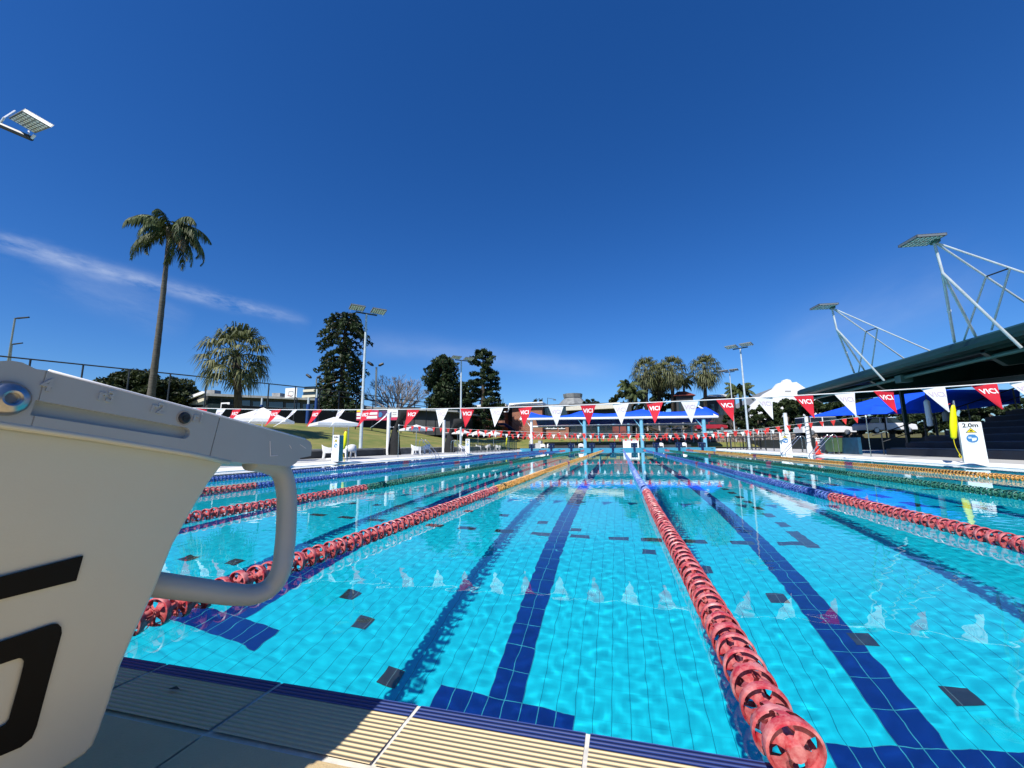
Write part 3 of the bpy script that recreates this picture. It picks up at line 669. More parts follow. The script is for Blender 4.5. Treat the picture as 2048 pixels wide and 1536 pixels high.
# ------------------------------------------------------------------ far start blocks
def far_block(x):
    t = empty('start_block', (x, YF+.2, .302), group='start blocks', cat='start block')
    mb = MB(); mb.prism([(-.38, -.36, .42), (-.38, .42, .52), (-.38, .42, .58), (-.38, -.36, .48)], (.76, 0, 0)); mb.build('platform', m_navy, t)
    mb = MB(); mb.prism([(-.36, -.3, .425), (-.36, .38, .51), (-.36, .34, .03), (-.36, -.25, .03)], (.72, 0, 0)); mb.build('number_panel', m_navy, t)
    mb = MB(); mb.bb((-.13, -.27, -.42), (.13, -.205, .1)); mb.build('post', m_navy, t)
    mb = MB()
    for s in (-.2, .2): mb.tube([(s, -.3, .37), (s, -.36, .3), (s, -.34, .16), (s, -.1, .14)], .018, 6)
    mb.build('hand_grip', m_steel, t)
    return t
ordn = ['leftmost', 'second from left', 'third from left', 'fourth from left', 'middle', 'fourth from right', 'third from right', 'second from right', 'rightmost']
for k, x in enumerate(LANES):
    t = far_block(x); t['label'] = f'{ordn[k]} of the nine navy start blocks on the far pool end'
mb = MB(); b0 = ony(1398, 880, 52.5)
# ------------------------------------------------------------------ depth signs
def depth_sign(p, h, w, th, rz, label, detail=True, txt='2.0m', parts=2):
    t = empty('depth_sign', p, rz, label=label, cat='depth sign', group='white depth marker signs beside the pool')
    mb = MB(); q = w/2
    mb.prism([(-q*1.05, -th/2, 0), (q*1.05, -th/2, 0), (q, -th/2, h-.02), (q-.02, -th/2, h), (-q+.02, -th/2, h), (-q, -th/2, h-.02)], (0, .006, 0)); mb.build('face_plate', m_white_plastic, t)
    mb = MB(); mb.prism([(-q*1.04, -th/2+.0062, 0), (q*1.04, -th/2+.0062, 0), (q*.99, -th/2+.0062, h-.02), (q-.02, -th/2+.0062, h-.005), (-q+.02, -th/2+.0062, h-.005), (-q*.99, -th/2+.0062, h-.02)], (0, th-.006, 0)); mb.build('body', m_greycourt, t)  # grey puts shade into the sides, against the bright pool bounce
    Y = -th/2-.004
    def T(x, z, s, txt_, m, name, bold=.0):
        b = MB(); Mx = Matrix(((1, 0, 0, x), (0, 0, -1, Y), (0, 1, 0, z), (0, 0, 0, 1))); put_text(b, txt_, s, Mx, bold); return b.build(name, m, t, fix=False)
    T(0, h*.915, w*.36, txt, m_blackprint, 'depth_lettering', .004)
    b = MB(); b.prism([(-w*.26, Y+.002, h*.74), (w*.26, Y+.002, h*.74), (0, Y+.002, h*.86)], (0, .001, 0)); b.build('warning_border', m_blackprint, t)
    b = MB(); b.prism([(-w*.20, Y, h*.752), (w*.20, Y, h*.752), (0, Y, h*.845)], (0, .001, 0)); b.build('warning_triangle', m_yellow2, t)
    b = MB(); b.bb((-w*.07, Y-.002, h*.77), (w*.08, Y-.001, h*.79)); b.bb((-w*.03, Y-.002, h*.79), (w*.03, Y-.001, h*.81)); b.build('warning_mark', m_blackprint, t)
    b = MB(); r = w*.26; b.prism([(r*math.cos(a), Y+.001, h*.6+r*math.sin(a)) for a in [2*PI*k/24 for k in range(24)]], (0, .001, 0)); b.build('blue_disc', m_blueprint, t)
    b = MB(); b.bb((-w*.17, Y-.001, h*.60), (w*.19, Y, h*.615)); b.prism([(-w*.02, Y-.001, h*.535), (w*.15, Y-.001, h*.555), (w*.2, Y-.001, h*.595), (-w*.02, Y-.001, h*.595)], (0, .001, 0)); b.bb((-w*.18, Y-.001, h*.625), (-w*.03, Y, h*.64)); b.build('swimmer_mark', m_white_plastic, t)
    b = MB()
    for (z, hw) in ((.695, .24), (.515, .22), (.485, .38), (.458, .24)):
        x = -w*hw
        rr_ = random.Random(int(z*1000))
        while x < w*hw-.01:
            l = rr_.uniform(.018, .045); b.bb((x, Y, h*z), (min(x+l, w*hw), Y+.001, h*z+.006)); x += l+.008
    b.build('small_print', m_greyprint, t)
    return t
sr = onz(1951, 927, ZD); depth_sign((sr.x+.02, sr.y, ZD), 1.22, .47, .05, -.36, 'large white 2.0m depth sign on the right pool edge, nearest of all')
sl_ = onz(672, 924, ZD); s_l = depth_sign((-12.28, 16.05, ZD), 1.17, .34, .3, .0, 'white 2.0m depth sign post on the left pool edge before white chairs')
s3_ = onz(937, 904, ZD); depth_sign((-12.3, 32.5, ZD), 1.2, .34, .25, .2, 'distant white depth sign beside the left pool ladder')
s4_ = onz(1567, 905, ZD); depth_sign((10.75, 31.6, ZD), 1.32, .62, .2, -.25, 'white depth sign beside the stout white post at the right edge')
# ------------------------------------------------------------------ rescue tubes on poles
def rescue(p, h, L_, rz, label, hz, s=1.0, plabel=None):
    po = empty('rescue_post', p, label=plabel, cat='post', group='steel posts carrying rescue tubes')
    mb = MB(); mb.tube([(0, 0, 0), (0, 0, h)], .022, 8); mb.build('shaft', m_steel, po, smooth=2)
    mb = MB(); mb.tube([(0, 0, h-.12), (-.05, -.03, h-.1), (-.07, -.04, h-.06)], .007, 6); mb.build('hook', m_steel, po)
    t = empty('rescue_tube', (p[0]-.2*math.cos(rz), p[1]-.06, hz), rz, label=label, cat='rescue tube', group='yellow rescue tubes hung on posts')
    mb = MB(); pr = [(0, 0), (.035*s, .015), (.062*s, .06), (.078*s, L_*.35), (.072*s, L_*.6), (.052*s, L_*.88), (.03*s, L_*.98), (0, L_)]
    mb.lathe(pr, n=14); ob = mb.build('foam_body', m_yellow, t, smooth=True); ob.scale = (1, .62, 1); ob.rotation_euler = (0, .12, 0)
    mb = MB(); mb.tube(smooth_path([(0, 0, .01), (.0, 0, -.12), (.03, 0, -.3), (.09, 0, -.48), (.13, 0, -.56), (.1, 0, -.6), (.07, 0, -.52), (.1, 0, -.47)]), .009, 6); mb.build('tow_line', m_yellow2, t)
    mb = MB(); mb.tube([(0, 0, L_-.01), (.06, .03, L_+.03), (.1, .06, L_+.02)], .01, 6); mb.build('strap', m_orange, t)
rp = onz(1931, 922, ZD); tp = onx(1921, 805, rp.x)
rescue((10.6, 16.55, ZD), 1.97, 1.12, 0, 'yellow rescue tube hanging left of the large right-hand depth sign', .82, 1.3, plabel='steel post beside the large right-hand depth sign')
rescue((-11.98-.3, 16.75, ZD), 1.55, .85, 0, 'yellow rescue tube hanging behind the left depth sign post', .62, 1.5, plabel='thin post behind the left depth sign')
rescue((-12.5, 46.0, ZD), 1.5, .9, 0, 'distant yellow rescue tube near the far left pool corner', .75, 1.0, plabel='thin post near the far left pool corner')

# ------------------------------------------------------------------ white armchairs
def armchair():
    t = empty('armchair')
    def shell(pts, th, name):
        mb = MB(); mb.prism(pts, th); mb.build(name, m_white_plastic, t, bevel=.015)
    shell([(-.25, -.28, .4), (.25, -.28, .4), (.25, .22, .37), (-.25, .22, .37)], (0, 0, .04), 'seat')
    mb = MB(); prof = []
    for k in range(9):
        a = PI*k/8; prof.append((-.31*math.cos(a), .16+.14*math.sin(a)))
    vs = [(x, y, .38) for x, y in prof]+[(x*1.03, y+.06, .78-.10*abs(x/.31)**2) for x, y in prof]+[(x*.9, y-.025+.06, .77-.10*abs(x/.31)**2) for x, y in prof]+[(x*.9, y-.03, .38) for x, y in prof]
    fs = []
    for r_ in range(3):
        for k in range(8): fs.append((r_*9+k, r_*9+k+1, (r_+1)*9+k+1, (r_+1)*9+k))
    mb.add(vs, fs); mb.build('backrest', m_white_plastic, t, smooth=True)
    for s in (-1, 1):
        x = s*.3
        shell([(x-.025, -.36, 0), (x-.025, -.27, 0), (x-.025, -.22, .3), (x-.025, .14, .3), (x-.025, .2, 0), (x-.025, .29, 0), (x-.025, .24, .68), (x-.025, .0, .60), (x-.025, -.3, .60), (x-.025, -.34, .5)], (.05, 0, 0), 'armrest')
    return t
ch0 = armchair()
CH = [(onz(656, 917, ZD), 2.2, 'white armchair half hidden left of the left depth sign'), (onz(697, 916, ZD), -2.0, 'white armchair just right of the left depth sign'),
      (onz(831, 909, ZD), 2.2, 'white armchair under the small umbrella, left of its pair'), (onz(850, 908, ZD), -1.9, 'white armchair beside the left pool ladder'),
      (onz(924, 903, ZD), 2.4, 'white armchair by the second left ladder'), (onz(957, 901, ZD), 2.0, 'distant white armchair behind the dark railing, nearer the sign'), (onz(975, 900.5, ZD), -2.0, 'distant white armchair behind the dark railing, farther from the sign'),
      (onz(995, 900, ZD), 1.6, 'distant white armchair behind the dark railing, at its far end'),
      (Vector((-10.1, 55.2, .1)), PI, 'white armchair between the two leftmost far start blocks, left one'), (Vector((-9.2, 55.2, .1)), PI, 'white armchair between the two leftmost far start blocks, right one'),
      (Vector((-5.0, 55.2, .1)), PI, 'white armchair behind the far end, right of the third block'), (Vector((4.9, 55.2, .1)), PI, 'white armchair behind the far end, between third and second blocks from right'), (Vector((7.6, 55.2, .1)), PI, 'white armchair behind the rightmost far start blocks')]
for i, (p, rz, lb) in enumerate(CH):
    o = ch0 if i == 0 else copy_tree(ch0)
    o.location = (p.x, p.y, ZD-.004); o.rotation_euler[2] = rz; tag(o, lb, 'armchair', 'white plastic armchairs around the pool')

# ------------------------------------------------------------------ umbrellas
def umbrella(p, half, hrim, hpk, pz, label, rz=.4, sq=True):
    t = empty('umbrella', (p[0], p[1], pz), rz, label=label, cat='umbrella', group='white pool umbrellas')
    mb = MB(); mb.tube([(0, 0, 0), (0, 0, hpk-.03)], .028, 10); mb.build('pole', m_white, t, smooth=2)
    mb = MB(); n = 8 if not sq else 4; ring = [];
    for k in range(n):
        a0, a1 = 2*PI*k/n, 2*PI*(k+1)/n; A = Vector((half*math.cos(a0), half*math.sin(a0), hrim)); B = Vector((half*math.cos(a1), half*math.sin(a1), hrim)); mid_ = (A+B)/2; C = Vector((0, 0, hpk))
        q1, q2 = C.lerp(A, .5)+Vector((0, 0, -.03)), C.lerp(B, .5)+Vector((0, 0, -.03)); md = mid_+Vector((0, 0, .02))
        mb.add([C, q1, q2, A, md, B, A-Vector((0, 0, .13)), B-Vector((0, 0, .13))], [(0, 1, 2), (1, 3, 4), (1, 4, 2), (2, 4, 5), (3, 6, 7, 5, 4)])
    mb.build('canopy', m_whitecloth, t)
    mb = MB()
    for k in range(n):
        a = 2*PI*k/n; mb.tube([(half*.98*math.cos(a), half*.98*math.sin(a), hrim-.02), (0, 0, hpk-.05)], .01, 5)
    mb.build('ribs', m_steel, t)
    mb = MB(); mb.lathe([(.28, 0), (.28, .05), (.05, .08)], n=14); mb.build('base', m_white, t)
def umb(peak, left, right, Z, label, pz=ZD, vr=None, rz=.4):
    C = at(peak[0], peak[1], Z); A = at(left, vr or peak[1]+16, Z); B = at(right, vr or peak[1]+16, Z); half = (B-A).length/2
    umbrella((C.x, C.y), half*1.06, A.z-pz+.05, C.z-pz, pz, label, rz)
umb((527, 815), 462, 594, 19.5, 'white umbrella closest to the start block, canopy partly behind it', vr=843, rz=-.2)
umb((668, 834), 617, 719, 21.5, 'white umbrella behind the left depth sign', vr=850, rz=.15)
umb((833, 849), 799, 864, 33, 'small white umbrella over two armchairs behind the flag line', vr=860, rz=.3)
umb((924, 858), 902, 941, 52, 'farther white umbrella left of the second ladder sign', vr=867, rz=.4)
umb((956, 861), 936, 978, 54, 'farther white umbrella above the dark railing', vr=869, rz=.2)
umb((987, 861), 966, 1008, 58, 'farthest white umbrella in front of the brick building', vr=870, rz=.5)

# ------------------------------------------------------------------ pool ladders' grab rails
def grab_rails(p, rz, label, s=1.0):
    t = empty('grab_rail', (p[0], p[1], ZD), rz, label=label, cat='grab rail', group='stainless grab rails at the pool edge')
    for q in (-.27, .27):
        mb = MB(); mb.tube(smooth_path([(-.75*s, q, 0), (-.75*s, q, .5*s), (-.73*s, q, .82*s), (-.62*s, q, .92*s), (-.48*s, q, .84*s), (0, q, .32*s), (.28*s, q, .0), (.34*s, q, -.3)]), .02, 8); mb.build('rail', m_stainless, t, smooth=True)
grab_rails((XL-.05, 25.6), 0, 'stainless grab rails on the left pool edge near two armchairs', 1.15)
grab_rails((XL-.05, 31.0), 0, 'stainless grab rails on the left pool edge beside the distant depth sign', 1.15)
grab_rails((XR+.05, 26.2), PI, 'stainless grab rails on the right edge beside the green bin', 1.15)
grab_rails((XR+.05, 30.2), PI, 'stainless grab rails on the right edge beside the double-column sign', 1.15)

# a fallen leaf on the deck and a few scuffs on the block nose
p = onz(349, 1378, .014); mb = MB(); mb.add([(-.02, -.004, 0), (-.005, -.011, .004), (.022, 0, .002), (-.004, .009, .004)], [(0, 1, 2, 3)]); o = mb.build('fallen_leaf', m_trunkd, loc=tuple(p), fix=False); tag(o, 'small dark leaf lying on the shaded deck tiles', 'leaf')
mb = MB()
for (a, b) in (((540, 882), (541, 912)), ((541, 912), (556, 911)), ((579, 890), (583, 897)), ((600, 889), (612, 897))):
    A, B = loc(onx(*a, XS+.0005)), loc(onx(*b, XS+.0005)); mb.tube([A, B], .0009, 4)
mb.build('scuff_marks', m_white, blk)
# ------------------------------------------------------------------ retaining wall and lawn fence
mb = MB(); mb.bb((-17.65, 4, -.1), (-17.2, 59.5, .56)); rw = mb.build('retaining_wall', m_wall); tag(rw, 'low grey retaining wall along the foot of the left lawn', 'wall')
mb = MB(); mb.bb((-17.7, 4, .56), (-17.15, 59.5, .62)); mb.build('wall_cap', m_walltop, rw)
mb = MB(); mb.bb((-17.198, 17.6, .12), (-16.75, 27.0, .5)); b = mb.build('bench', m_darkwall, bevel=.02); tag(b, 'dark slatted bench against the grey retaining wall', 'bench')
mb = MB(); mb.bb((-17.1, 17.7, .503), (-16.72, 26.9, .53)); mb.build('seat', m_greycourt, b)

def fence(a, b, zt, zb, npost, label, mesh_to=None, panel=None, name='court_fence', rails=(0,), r=.045, m=m_darkmetal, parts=True):
    A, B = Vector((a[0], a[1], zt)), Vector((b[0], b[1], zt)); t = empty(name, (a[0], a[1], zb), label=label, cat='fence')
    O = Vector((a[0], a[1], zb)); dv = B-A
    mb = MB()
    for q in rails: mb.tube([A-O-Vector((0, 0, q)), B-O-Vector((0, 0, q))], r, 6)
    mb.build('rail', m, t)
    for k in range(npost+1):
        p = A+dv*k/npost; mb = MB(); mb.tube([(p.x-O.x, p.y-O.y, -.6), (p.x-O.x, p.y-O.y, zt-zb)], r*1.15, 6); mb.build('post', m, t)
    if panel:
        u = Vector((dv.x, dv.y, 0)); q = u.cross(Vector((0, 0, 1))).normalized()*.04
        mb = MB(); mb.prism([(0, 0, -.5), (u.x, u.y, -.5), (u.x, u.y, panel), (0, 0, panel)], q); mb.build('mesh_panel', m_blackmesh, t)
    return t
fa, fb, fc = onz(-60, 706, 6.5), onz(640, 778, 6.5), onz(853, 805, 6.5)
fence(fa, fb, 6.5, 2.9, 9, 'tall court fence with thin dark posts above the start block', rails=(0,), r=.05)
fence((fb.x, fb.y), (fc.x, fc.y), 6.5, 2.9, 7, 'tall court fence with twin rails behind the light pole and bare tree', rails=(0, .55), r=.05)
e1, e2, e3 = (-31.2, 27.5), (-29.6, 42.0), (-26.8, 72)
def line_at(u, y): p = ony(u, 850, y); return (p.x, p.y)
l0, l1, l2 = line_at(440, 30), line_at(716, 44), line_at(930, 68)
fence(l0, l1, 4.75, 3.0, 12, 'black mesh fence at the top of the left lawn', panel=1.75, name='mesh_fence', r=.03)
fence(l1, l2, 4.85, 3.0, 11, 'black mesh fence with grey slatted gap at the lawn top, right of the banners', panel=1.2, name='mesh_fence', r=.03)
# banners tied to the fence
def banner(u0, u1, v0, v1, y, m, label, deco):
    a, b, c, d = ony(u0, v0, y), ony(u1, v0, y), ony(u1, v1, y), ony(u0, v1, y)
    t = empty('banner', tuple(d), label=label, cat='banner', group='banners on the lawn fence'); w = b.x-a.x; h = a.z-d.z
    mb = MB(); mb.bb((0, 0, 0), (w, .03, h)); mb.build('sheet', m, t)
    for k, (x0, x1, z0, z1, mm) in enumerate(deco):
        mb = MB(); mb.bb((w*x0, -.02-.004*k, h*z0), (w*x1, -.004*k, h*z1)); mb.build('printed_panel', mm, t)
    return t
banner(711, 756, 820, 841, 40, m_pink, 'pink banner with white lettering panels left of the white mast', [(.02, .3, .8, .98, m_yellow2), (.04, .34, .42, .72, m_white), (.04, .34, .15, .3, m_letterw), (.62, .96, .5, .72, m_letterw), (.5, .96, .14, .38, m_letterw)])
bnr = banner(752, 796, 822, 841, 41, mat('night_blue_banner', (.06, .03, .09), .6, var=.5, vscale=1.5), 'dark blue and pink banner with a round blue badge behind the white mast', [(.0, 1, .0, .28, m_pink), (.7, .98, .3, 1.1, m_white), (.74, .93, .5, .6, m_greyprint), (.74, .93, .72, .82, m_greyprint)])
mb = MB(); mb.lathe([(0, -.04), (.28, -.04), (.3, -.01)], n=20, axis='y'); mb.build('badge', m_blueprint, bnr, loc=(.5, 0, .62))
# ------------------------------------------------------------------ court buildings on the left
def block(poly, depth, m, name, parent=None):
    """poly of world points for the front; depth vector back"""
    mb = MB(); mb.prism(poly, depth); return mb.build(name, m, parent)
def wallpts(uvs, y): return [ony(u, v, y) for u, v in uvs]
t = empty('court_building', label='long dark glazed building with low grey roof behind the courts', cat='building')
Yb = 52
block(wallpts([(350, 870), (900, 870), (900, 824), (735, 817), (640, 802), (410, 790), (350, 812)], Yb), (0, 9, 0), m_darkwall, 'wall', t)
block(wallpts([(404, 786), (640, 797), (735, 813), (915, 821), (915, 824), (735, 817), (640, 801), (404, 791)], Yb-1.0), (0, 11, 0), m_greyroof, 'roof', t)
block(wallpts([(366, 797), (405, 782), (409, 786), (370, 801)], Yb-1.2), (0, .3, 0), m_white, 'gable_trim', t)
block(wallpts([(377, 806), (406, 796), (411, 797), (411, 809), (377, 810)], Yb-.05), (0, .04, 0), m_cream, 'gable_panel', t)
for u0, u1, v0, v1 in ((415, 440, 797, 826), (445, 466, 799, 826), (470, 500, 801, 828), (506, 532, 803, 830), (538, 566, 804, 832), (572, 600, 806, 832), (606, 636, 808, 834), (650, 690, 812, 836)):
    block(wallpts([(u0, v1), (u1, v1), (u1, v0), (u0, v0)], Yb-.06), (0, .05, 0), m_glass, 'window', t)
for u, v in ((372, 779), (421, 780), (552, 786)):
    block(wallpts([(u-8, v+7), (u+8, v+7), (u+8, v), (u-8, v)], Yb+3), (0, 1.2, 0), m_greycourt, 'roof_vent', t)
# blue court posts, hoops
def hoop(u, v0, v1, w, y, vb, label):
    c = ony(u, (v0+v1)/2, y); t = empty('basketball_hoop', (c.x, c.y, 3.0), label=label, cat='basketball hoop', group='basketball hoops on the courts')
    z0, z1 = ony(u, v1, y).z-3, ony(u, v0, y).z-3; hw = w/2
    mb = MB(); mb.bb((-hw, 0, z0), (hw, .04, z1)); mb.build('backboard', m_white, t)
    mb = MB(); 
    for a in ((-.3, z0+.15, .3, z0+.2), (-.3, z0+.6, .3, z0+.65)): mb.bb((a[0], -.01, a[1]), (a[2], -.002, a[3]))
    mb.bb((-.3, -.01, z0+.2), (-.26, -.002, z0+.6)); mb.bb((.26, -.01, z0+.2), (.3, -.002, z0+.6)); mb.build('target_square', m_blackprint, t)
    mb = MB(); mb.tube([(0, .9, 0), (0, .9, z0), (0, .04, z0+.3)], .06, 8); mb.build('stand', m_darkmetal, t)
    mb = MB(); mb.lathe([(.2, z0+.15), (.22, z0+.15), (.22, z0+.17), (.2, z0+.17)], c=(0, -.24, 0), n=14, closed=True); mb.build('rim', m_orange, t)
hoop(450, 805, 818, 1.35, 40, 850, 'basketball hoop with white backboard above the left flags')
hoop(582, 776, 795, 1.5, 36, 850, 'basketball hoop with grey backboard high beside the blue posts')
for i, (u, vt, vb, r, lb) in enumerate(((614, 795, 850, .18, 'blue padded court post with a white top, nearer the hoop'), (632, 778, 812, .14, 'blue court post left of the tall layered pine'), (520, 796, 850, .16, 'blue court post beside the fan palm'))):
    p = ony(u, vb, 36); q = ony(u, vt, 36); t = empty('court_post', (p.x, p.y, 3.0), label=lb, cat='post', group='blue padded posts at the courts')
    mb = MB(); mb.tube([(0, 0, -.5), (0, 0, (q.z-3)*.75)], r, 12); mb.build('padding', mat('blue_padding_%s' % 'abc'[i], (.01, .05, .2), .5), t)
    mb = MB(); mb.tube([(0, 0, (q.z-3)*.75), (0, 0, q.z-3)], r*.6, 10); mb.build('shaft', m_steelpaint, t)
# apartment block peeking over the roof near 620,785
t = empty('apartment_block', tuple(at(619, 812, 150)), label='small pale multi-storey block far behind the courts, left of the layered pine', cat='building')
for k in range(4):
    mb = MB(); mb.bb((-4.2+k*.3, 0, k*2.1-1), (3.2-k*.5, 5, k*2.1-.1)); mb.build('storey', m_cream, t)
    mb = MB(); mb.bb((-4.0+k*.3, .3, k*2.1-.098), (3.0-k*.5, 4.7, k*2.1+1.0)); mb.build('window_band', m_glass, t)

# ------------------------------------------------------------------ brick building
t = empty('brick_building', label='red brick building with white roof edges and blue stairs at the far end', cat='building')
Y = 74.0
def bx(u0, u1, v0, v1, y, dep, m, name, par=t, vv0=None):
    """front rectangle by picture bounds on the plane y, dep metres deep"""
    a, b = ony(u0, v1, y), ony(u1, v0, y)
    z0, z1 = min(a.z, b.z), ony((u0+u1)/2, v0, y).z
    mb = MB(); mb.bb((a.x, y, ony((u0+u1)/2, v1, y).z), (b.x, y+dep, z1)); return mb.build(name, m, par)
bx(938, 1009, 818, 885, Y, 8, m_brick, 'wall'); bx(1025, 1084, 811, 885, Y-1.5, 10, m_brick, 'wall'); bx(1084, 1136, 812, 885, Y, 10, m_brick, 'wall'); bx(1009, 1025, 815, 885, Y+2.5, 6, m_darkwall, 'stair_recess')
bx(1136, 1262, 806, 885, Y+1, 9, m_darkwall, 'shopfront_wall')
bx(884, 1012, 810, 814, Y-2.0, 12, m_white, 'roof_edge'); bx(1018, 1086, 805, 811, Y-2.2, 12, m_white, 'roof_edge'); bx(1084, 1137, 808.5, 812, Y-.3, 11, m_greyroof, 'roof_edge')
p0 = [ony(u, v, Y-.6) for u, v in ((1132, 821), (1240, 816), (1240, 804), (1132, 813.5))]; block(p0, (0, 10, 0), m_cream, 'parapet', t)
w = bx(956, 976, 817, 832, Y-.1, .1, m_glass, 'window'); 
for u in (955.5, 962, 969, 976): bx(u-.8, u+.8, 816, 833, Y-.16, .05, m_white, 'frame', w)
bx(954.5, 977.5, 831.5, 834, Y-.25, .24, m_white, 'sill', w)
w = bx(940, 950, 818, 834, Y-.1, .1, m_glass, 'window'); bx(944, 946, 818, 834, Y-.16, .05, m_white, 'frame', w)
bx(1087, 1134, 815, 836, Y-.1, .09, m_glass, 'window')
for u in (1088, 1101, 1117):
    w = bx(u, u+13, 851, 857, Y-.1, .08, m_glass, 'window'); bx(u-.4, u+13.4, 856.6, 858, Y-.2, .09, m_white, 'sill', w); bx(u+6, u+7.2, 851, 856.6, Y-.2, .09, m_white, 'frame', w)
for k, u in enumerate(range(1139, 1258, 15)):
    w = bx(u, u+12, 838, 880, Y+.9, .08, m_glass, 'shop_window'); bx(u+12.2, u+14.2, 834, 882, Y+.8, .18, m_paleblue if k % 2 else m_darkmetal, 'mullion', w)
bx(1226, 1252, 850, 880, Y+.7, .1, m_redroof, 'door')
bx(941, 948, 836, 885, Y-1.2, 1.19, m_brick, 'buttress'); bx(967, 979, 840, 885, Y-1.2, 1.19, m_brick, 'buttress')
# blue stair
st = MB(); a, b = ony(1009, 846, Y-1.0), ony(1052, 871, Y-1.0)
st.prism([(a.x-1.2, Y-1.8, a.z), (a.x, Y-1.8, a.z), (b.x, Y-1.8, b.z), (b.x, Y-1.8, b.z-.35), (a.x, Y-1.8, a.z-.45), (a.x-1.2, Y-1.8, a.z-.45)], (0, 1.4, 0)); s_ = st.build('stair_flight', m_navy, t)
mb = MB()
for k in range(9):
    q = k/8; x, z = a.x+(b.x-a.x)*q, a.z+(b.z-a.z)*q; mb.tube([(x, Y-1.9, z), (x, Y-1.9, z+1)], .03, 5)
mb.tube([(a.x-1.2, Y-1.9, a.z+1), (a.x, Y-1.9, a.z+1), (b.x, Y-1.9, b.z+1)], .04, 5); mb.build('handrail', m_redroof, s_)
mb = MB(); pp = [ony(u, v, Y-2.4) for u, v in ((1008, 824), (1016, 824), (1017.5, 819), (1017.5, 811), (1020, 810), (1040, 807), (1085, 804.5))]; mb.tube(pp, .11, 6); mb.build('gutter_pipe', m_white, t)
for k in range(5):
    u = 958+k*9; mb = MB(); p = ony(u, 808, Y+1.5); mb.prism([(p.x, p.y, p.z), (p.x+.75, p.y, p.z), (p.x+.75, p.y+.8, p.z+.7), (p.x, p.y+.8, p.z+.7)], (0, 0, .06)); mb.build('solar_panel', m_solar, t)
mb = MB()
for u in (1072, 1078, 1084): p = ony(u, 806, Y+2); mb.tube([(p.x, p.y, p.z-.3), (p.x+.1, p.y, p.z+.9), (p.x-.3, p.y, p.z+.6)], .06, 5)
mb.build('roof_fittings', m_darkmetal, t)
# railing in front of the brick wing
fence((ony(940, 860, 71).x, 71), (ony(1010, 860, 71).x, 71), 3.25, 2.2, 8, 'grey handrail in front of the brick building', name='railing', rails=(0, .5), r=.03, m=m_steel)
# lamp on mast and grey pole by the building
mb = MB(); pp = [ony(u, v, 80) for u, v in ((1095, 812), (1095, 796), (1109, 798.5))]; mb.tube(pp, .06, 6); o = mb.build('roof_lamp', m_darkmetal); tag(o, 'small hooked lamp on the roof between brick building and octagonal roof', 'lamp')
mb = MB(); p = ony(1109.5, 799.5, 80); mb.lathe([(0, .12), (.25, 0), (.3, -.1)], c=tuple(p), n=10); mb.build('lamp_head', m_darkmetal, o)
mb = MB(); a = ony(1006, 797, 70); mb.tube([(a.x, 70, 2.0), tuple(a)], .05, 6); o = mb.build('thin_mast', m_darkmetal); tag(o, 'thin dark mast in front of the brick building', 'mast')
# rotunda roof
c = at(1146, 808, 105); t = empty('rotunda', (c.x, c.y, 0), .2, label='grey octagonal roof with flat lattice crown above the brick building', cat='building')
zc = c.z; mb = MB()
mb.lathe([(3.9, zc-.3), (2.05, zc+1.6), (0, zc+1.6)], n=8); mb.build('roof', m_greyroof, t)
mb = MB(); mb.lathe([(2.35, zc+1.55), (2.5, zc+2.55), (2.42, zc+2.55), (2.27, zc+1.55)], n=8, closed=True); mb.build('crown', m_greyroof, t)
mb = MB(); mb.lathe([(3.2, 1), (3.2, zc-.1)], n=8); mb.build('drum', m_darkwall, t)

# ------------------------------------------------------------------ blue shade canopy behind the far end
t = empty('shade_canopy', label='long wavy blue shade canopy on white beams behind the far start blocks', cat='shade canopy')
yF, yB = 57.5, 66
tops = [(1062, 824), (1078, 829), (1098, 832), (1120, 833), (1140, 829), (1162, 821.5), (1180, 826), (1210, 827.5), (1240, 826), (1262, 823), (1284, 818), (1300, 822), (1330, 824), (1365, 823), (1385, 819), (1411, 813.5), (1422, 819), (1434, 831)]
T_ = [ony(u, v, 61) for u, v in tops]; zf = ony(1240, 836, yF).z
# crest line, front hem on the white beam, rear hem lower
mb = MB(); n = len(T_); V = []
for i, p in enumerate(T_):
    sx = (p.x)*(yF/61.0)
    V += [(p.x*.965-.1, yF, ony(tops[i][0], 837.6-.011*(tops[i][0]-1040), yF).z+.05), (p.x*.985, 59.2, (zf+p.z)/2+.25), (p.x, 61, p.z), (p.x, 63.5, p.z-.15), (p.x, yB, zf-.35)]
F_ = [(i*5+j, (i+1)*5+j, (i+1)*5+j+1, i*5+j+1) for i in range(n-1) for j in range(4)]
mb.add(V, F_); o = mb.build('blue_fabric', m_bluecloth, t, smooth=True, fix=False)
md = o.modifiers.new('thick', 'SOLIDIFY'); md.thickness = .04
mb = MB(); a, b = ony(1040, 838.5, yF-.1), ony(1436, 833.5, yF-.1); mb.tube([a, b], .16, 10); mb.tube([a, (a.x+.5, yF, a.z+1.0)], .06, 6); mb.tube([b, (b.x-.6, 59, b.z+.6), (b.x-1.6, 61, T_[-3].z+.1)], .12, 8); mb.build('front_beam', m_white, t, smooth=2)
mb = MB(); a, b = ony(1066, 853.5, 66.2), ony(1405, 848, 66.2); mb.tube([a, b], .16, 10); mb.build('rear_beam', m_steelpaint, t, smooth=2)
for k, u in enumerate((1063.5, 1170.5, 1285, 1411)):
    p = ony(u, 893, yF+.2); zt = ony(u, 838, yF+.2).z
    mb = MB(); mb.tube([(p.x, yF+.2, .05), (p.x, yF+.2, zt)], .24 if k else .2, 12); mb.tube([(p.x, yF+.2, zt-1.3), (p.x-.9, yF+.2, zt)], .07, 6); mb.build('column', m_white if k == 0 else m_paleblue, t, smooth=2)
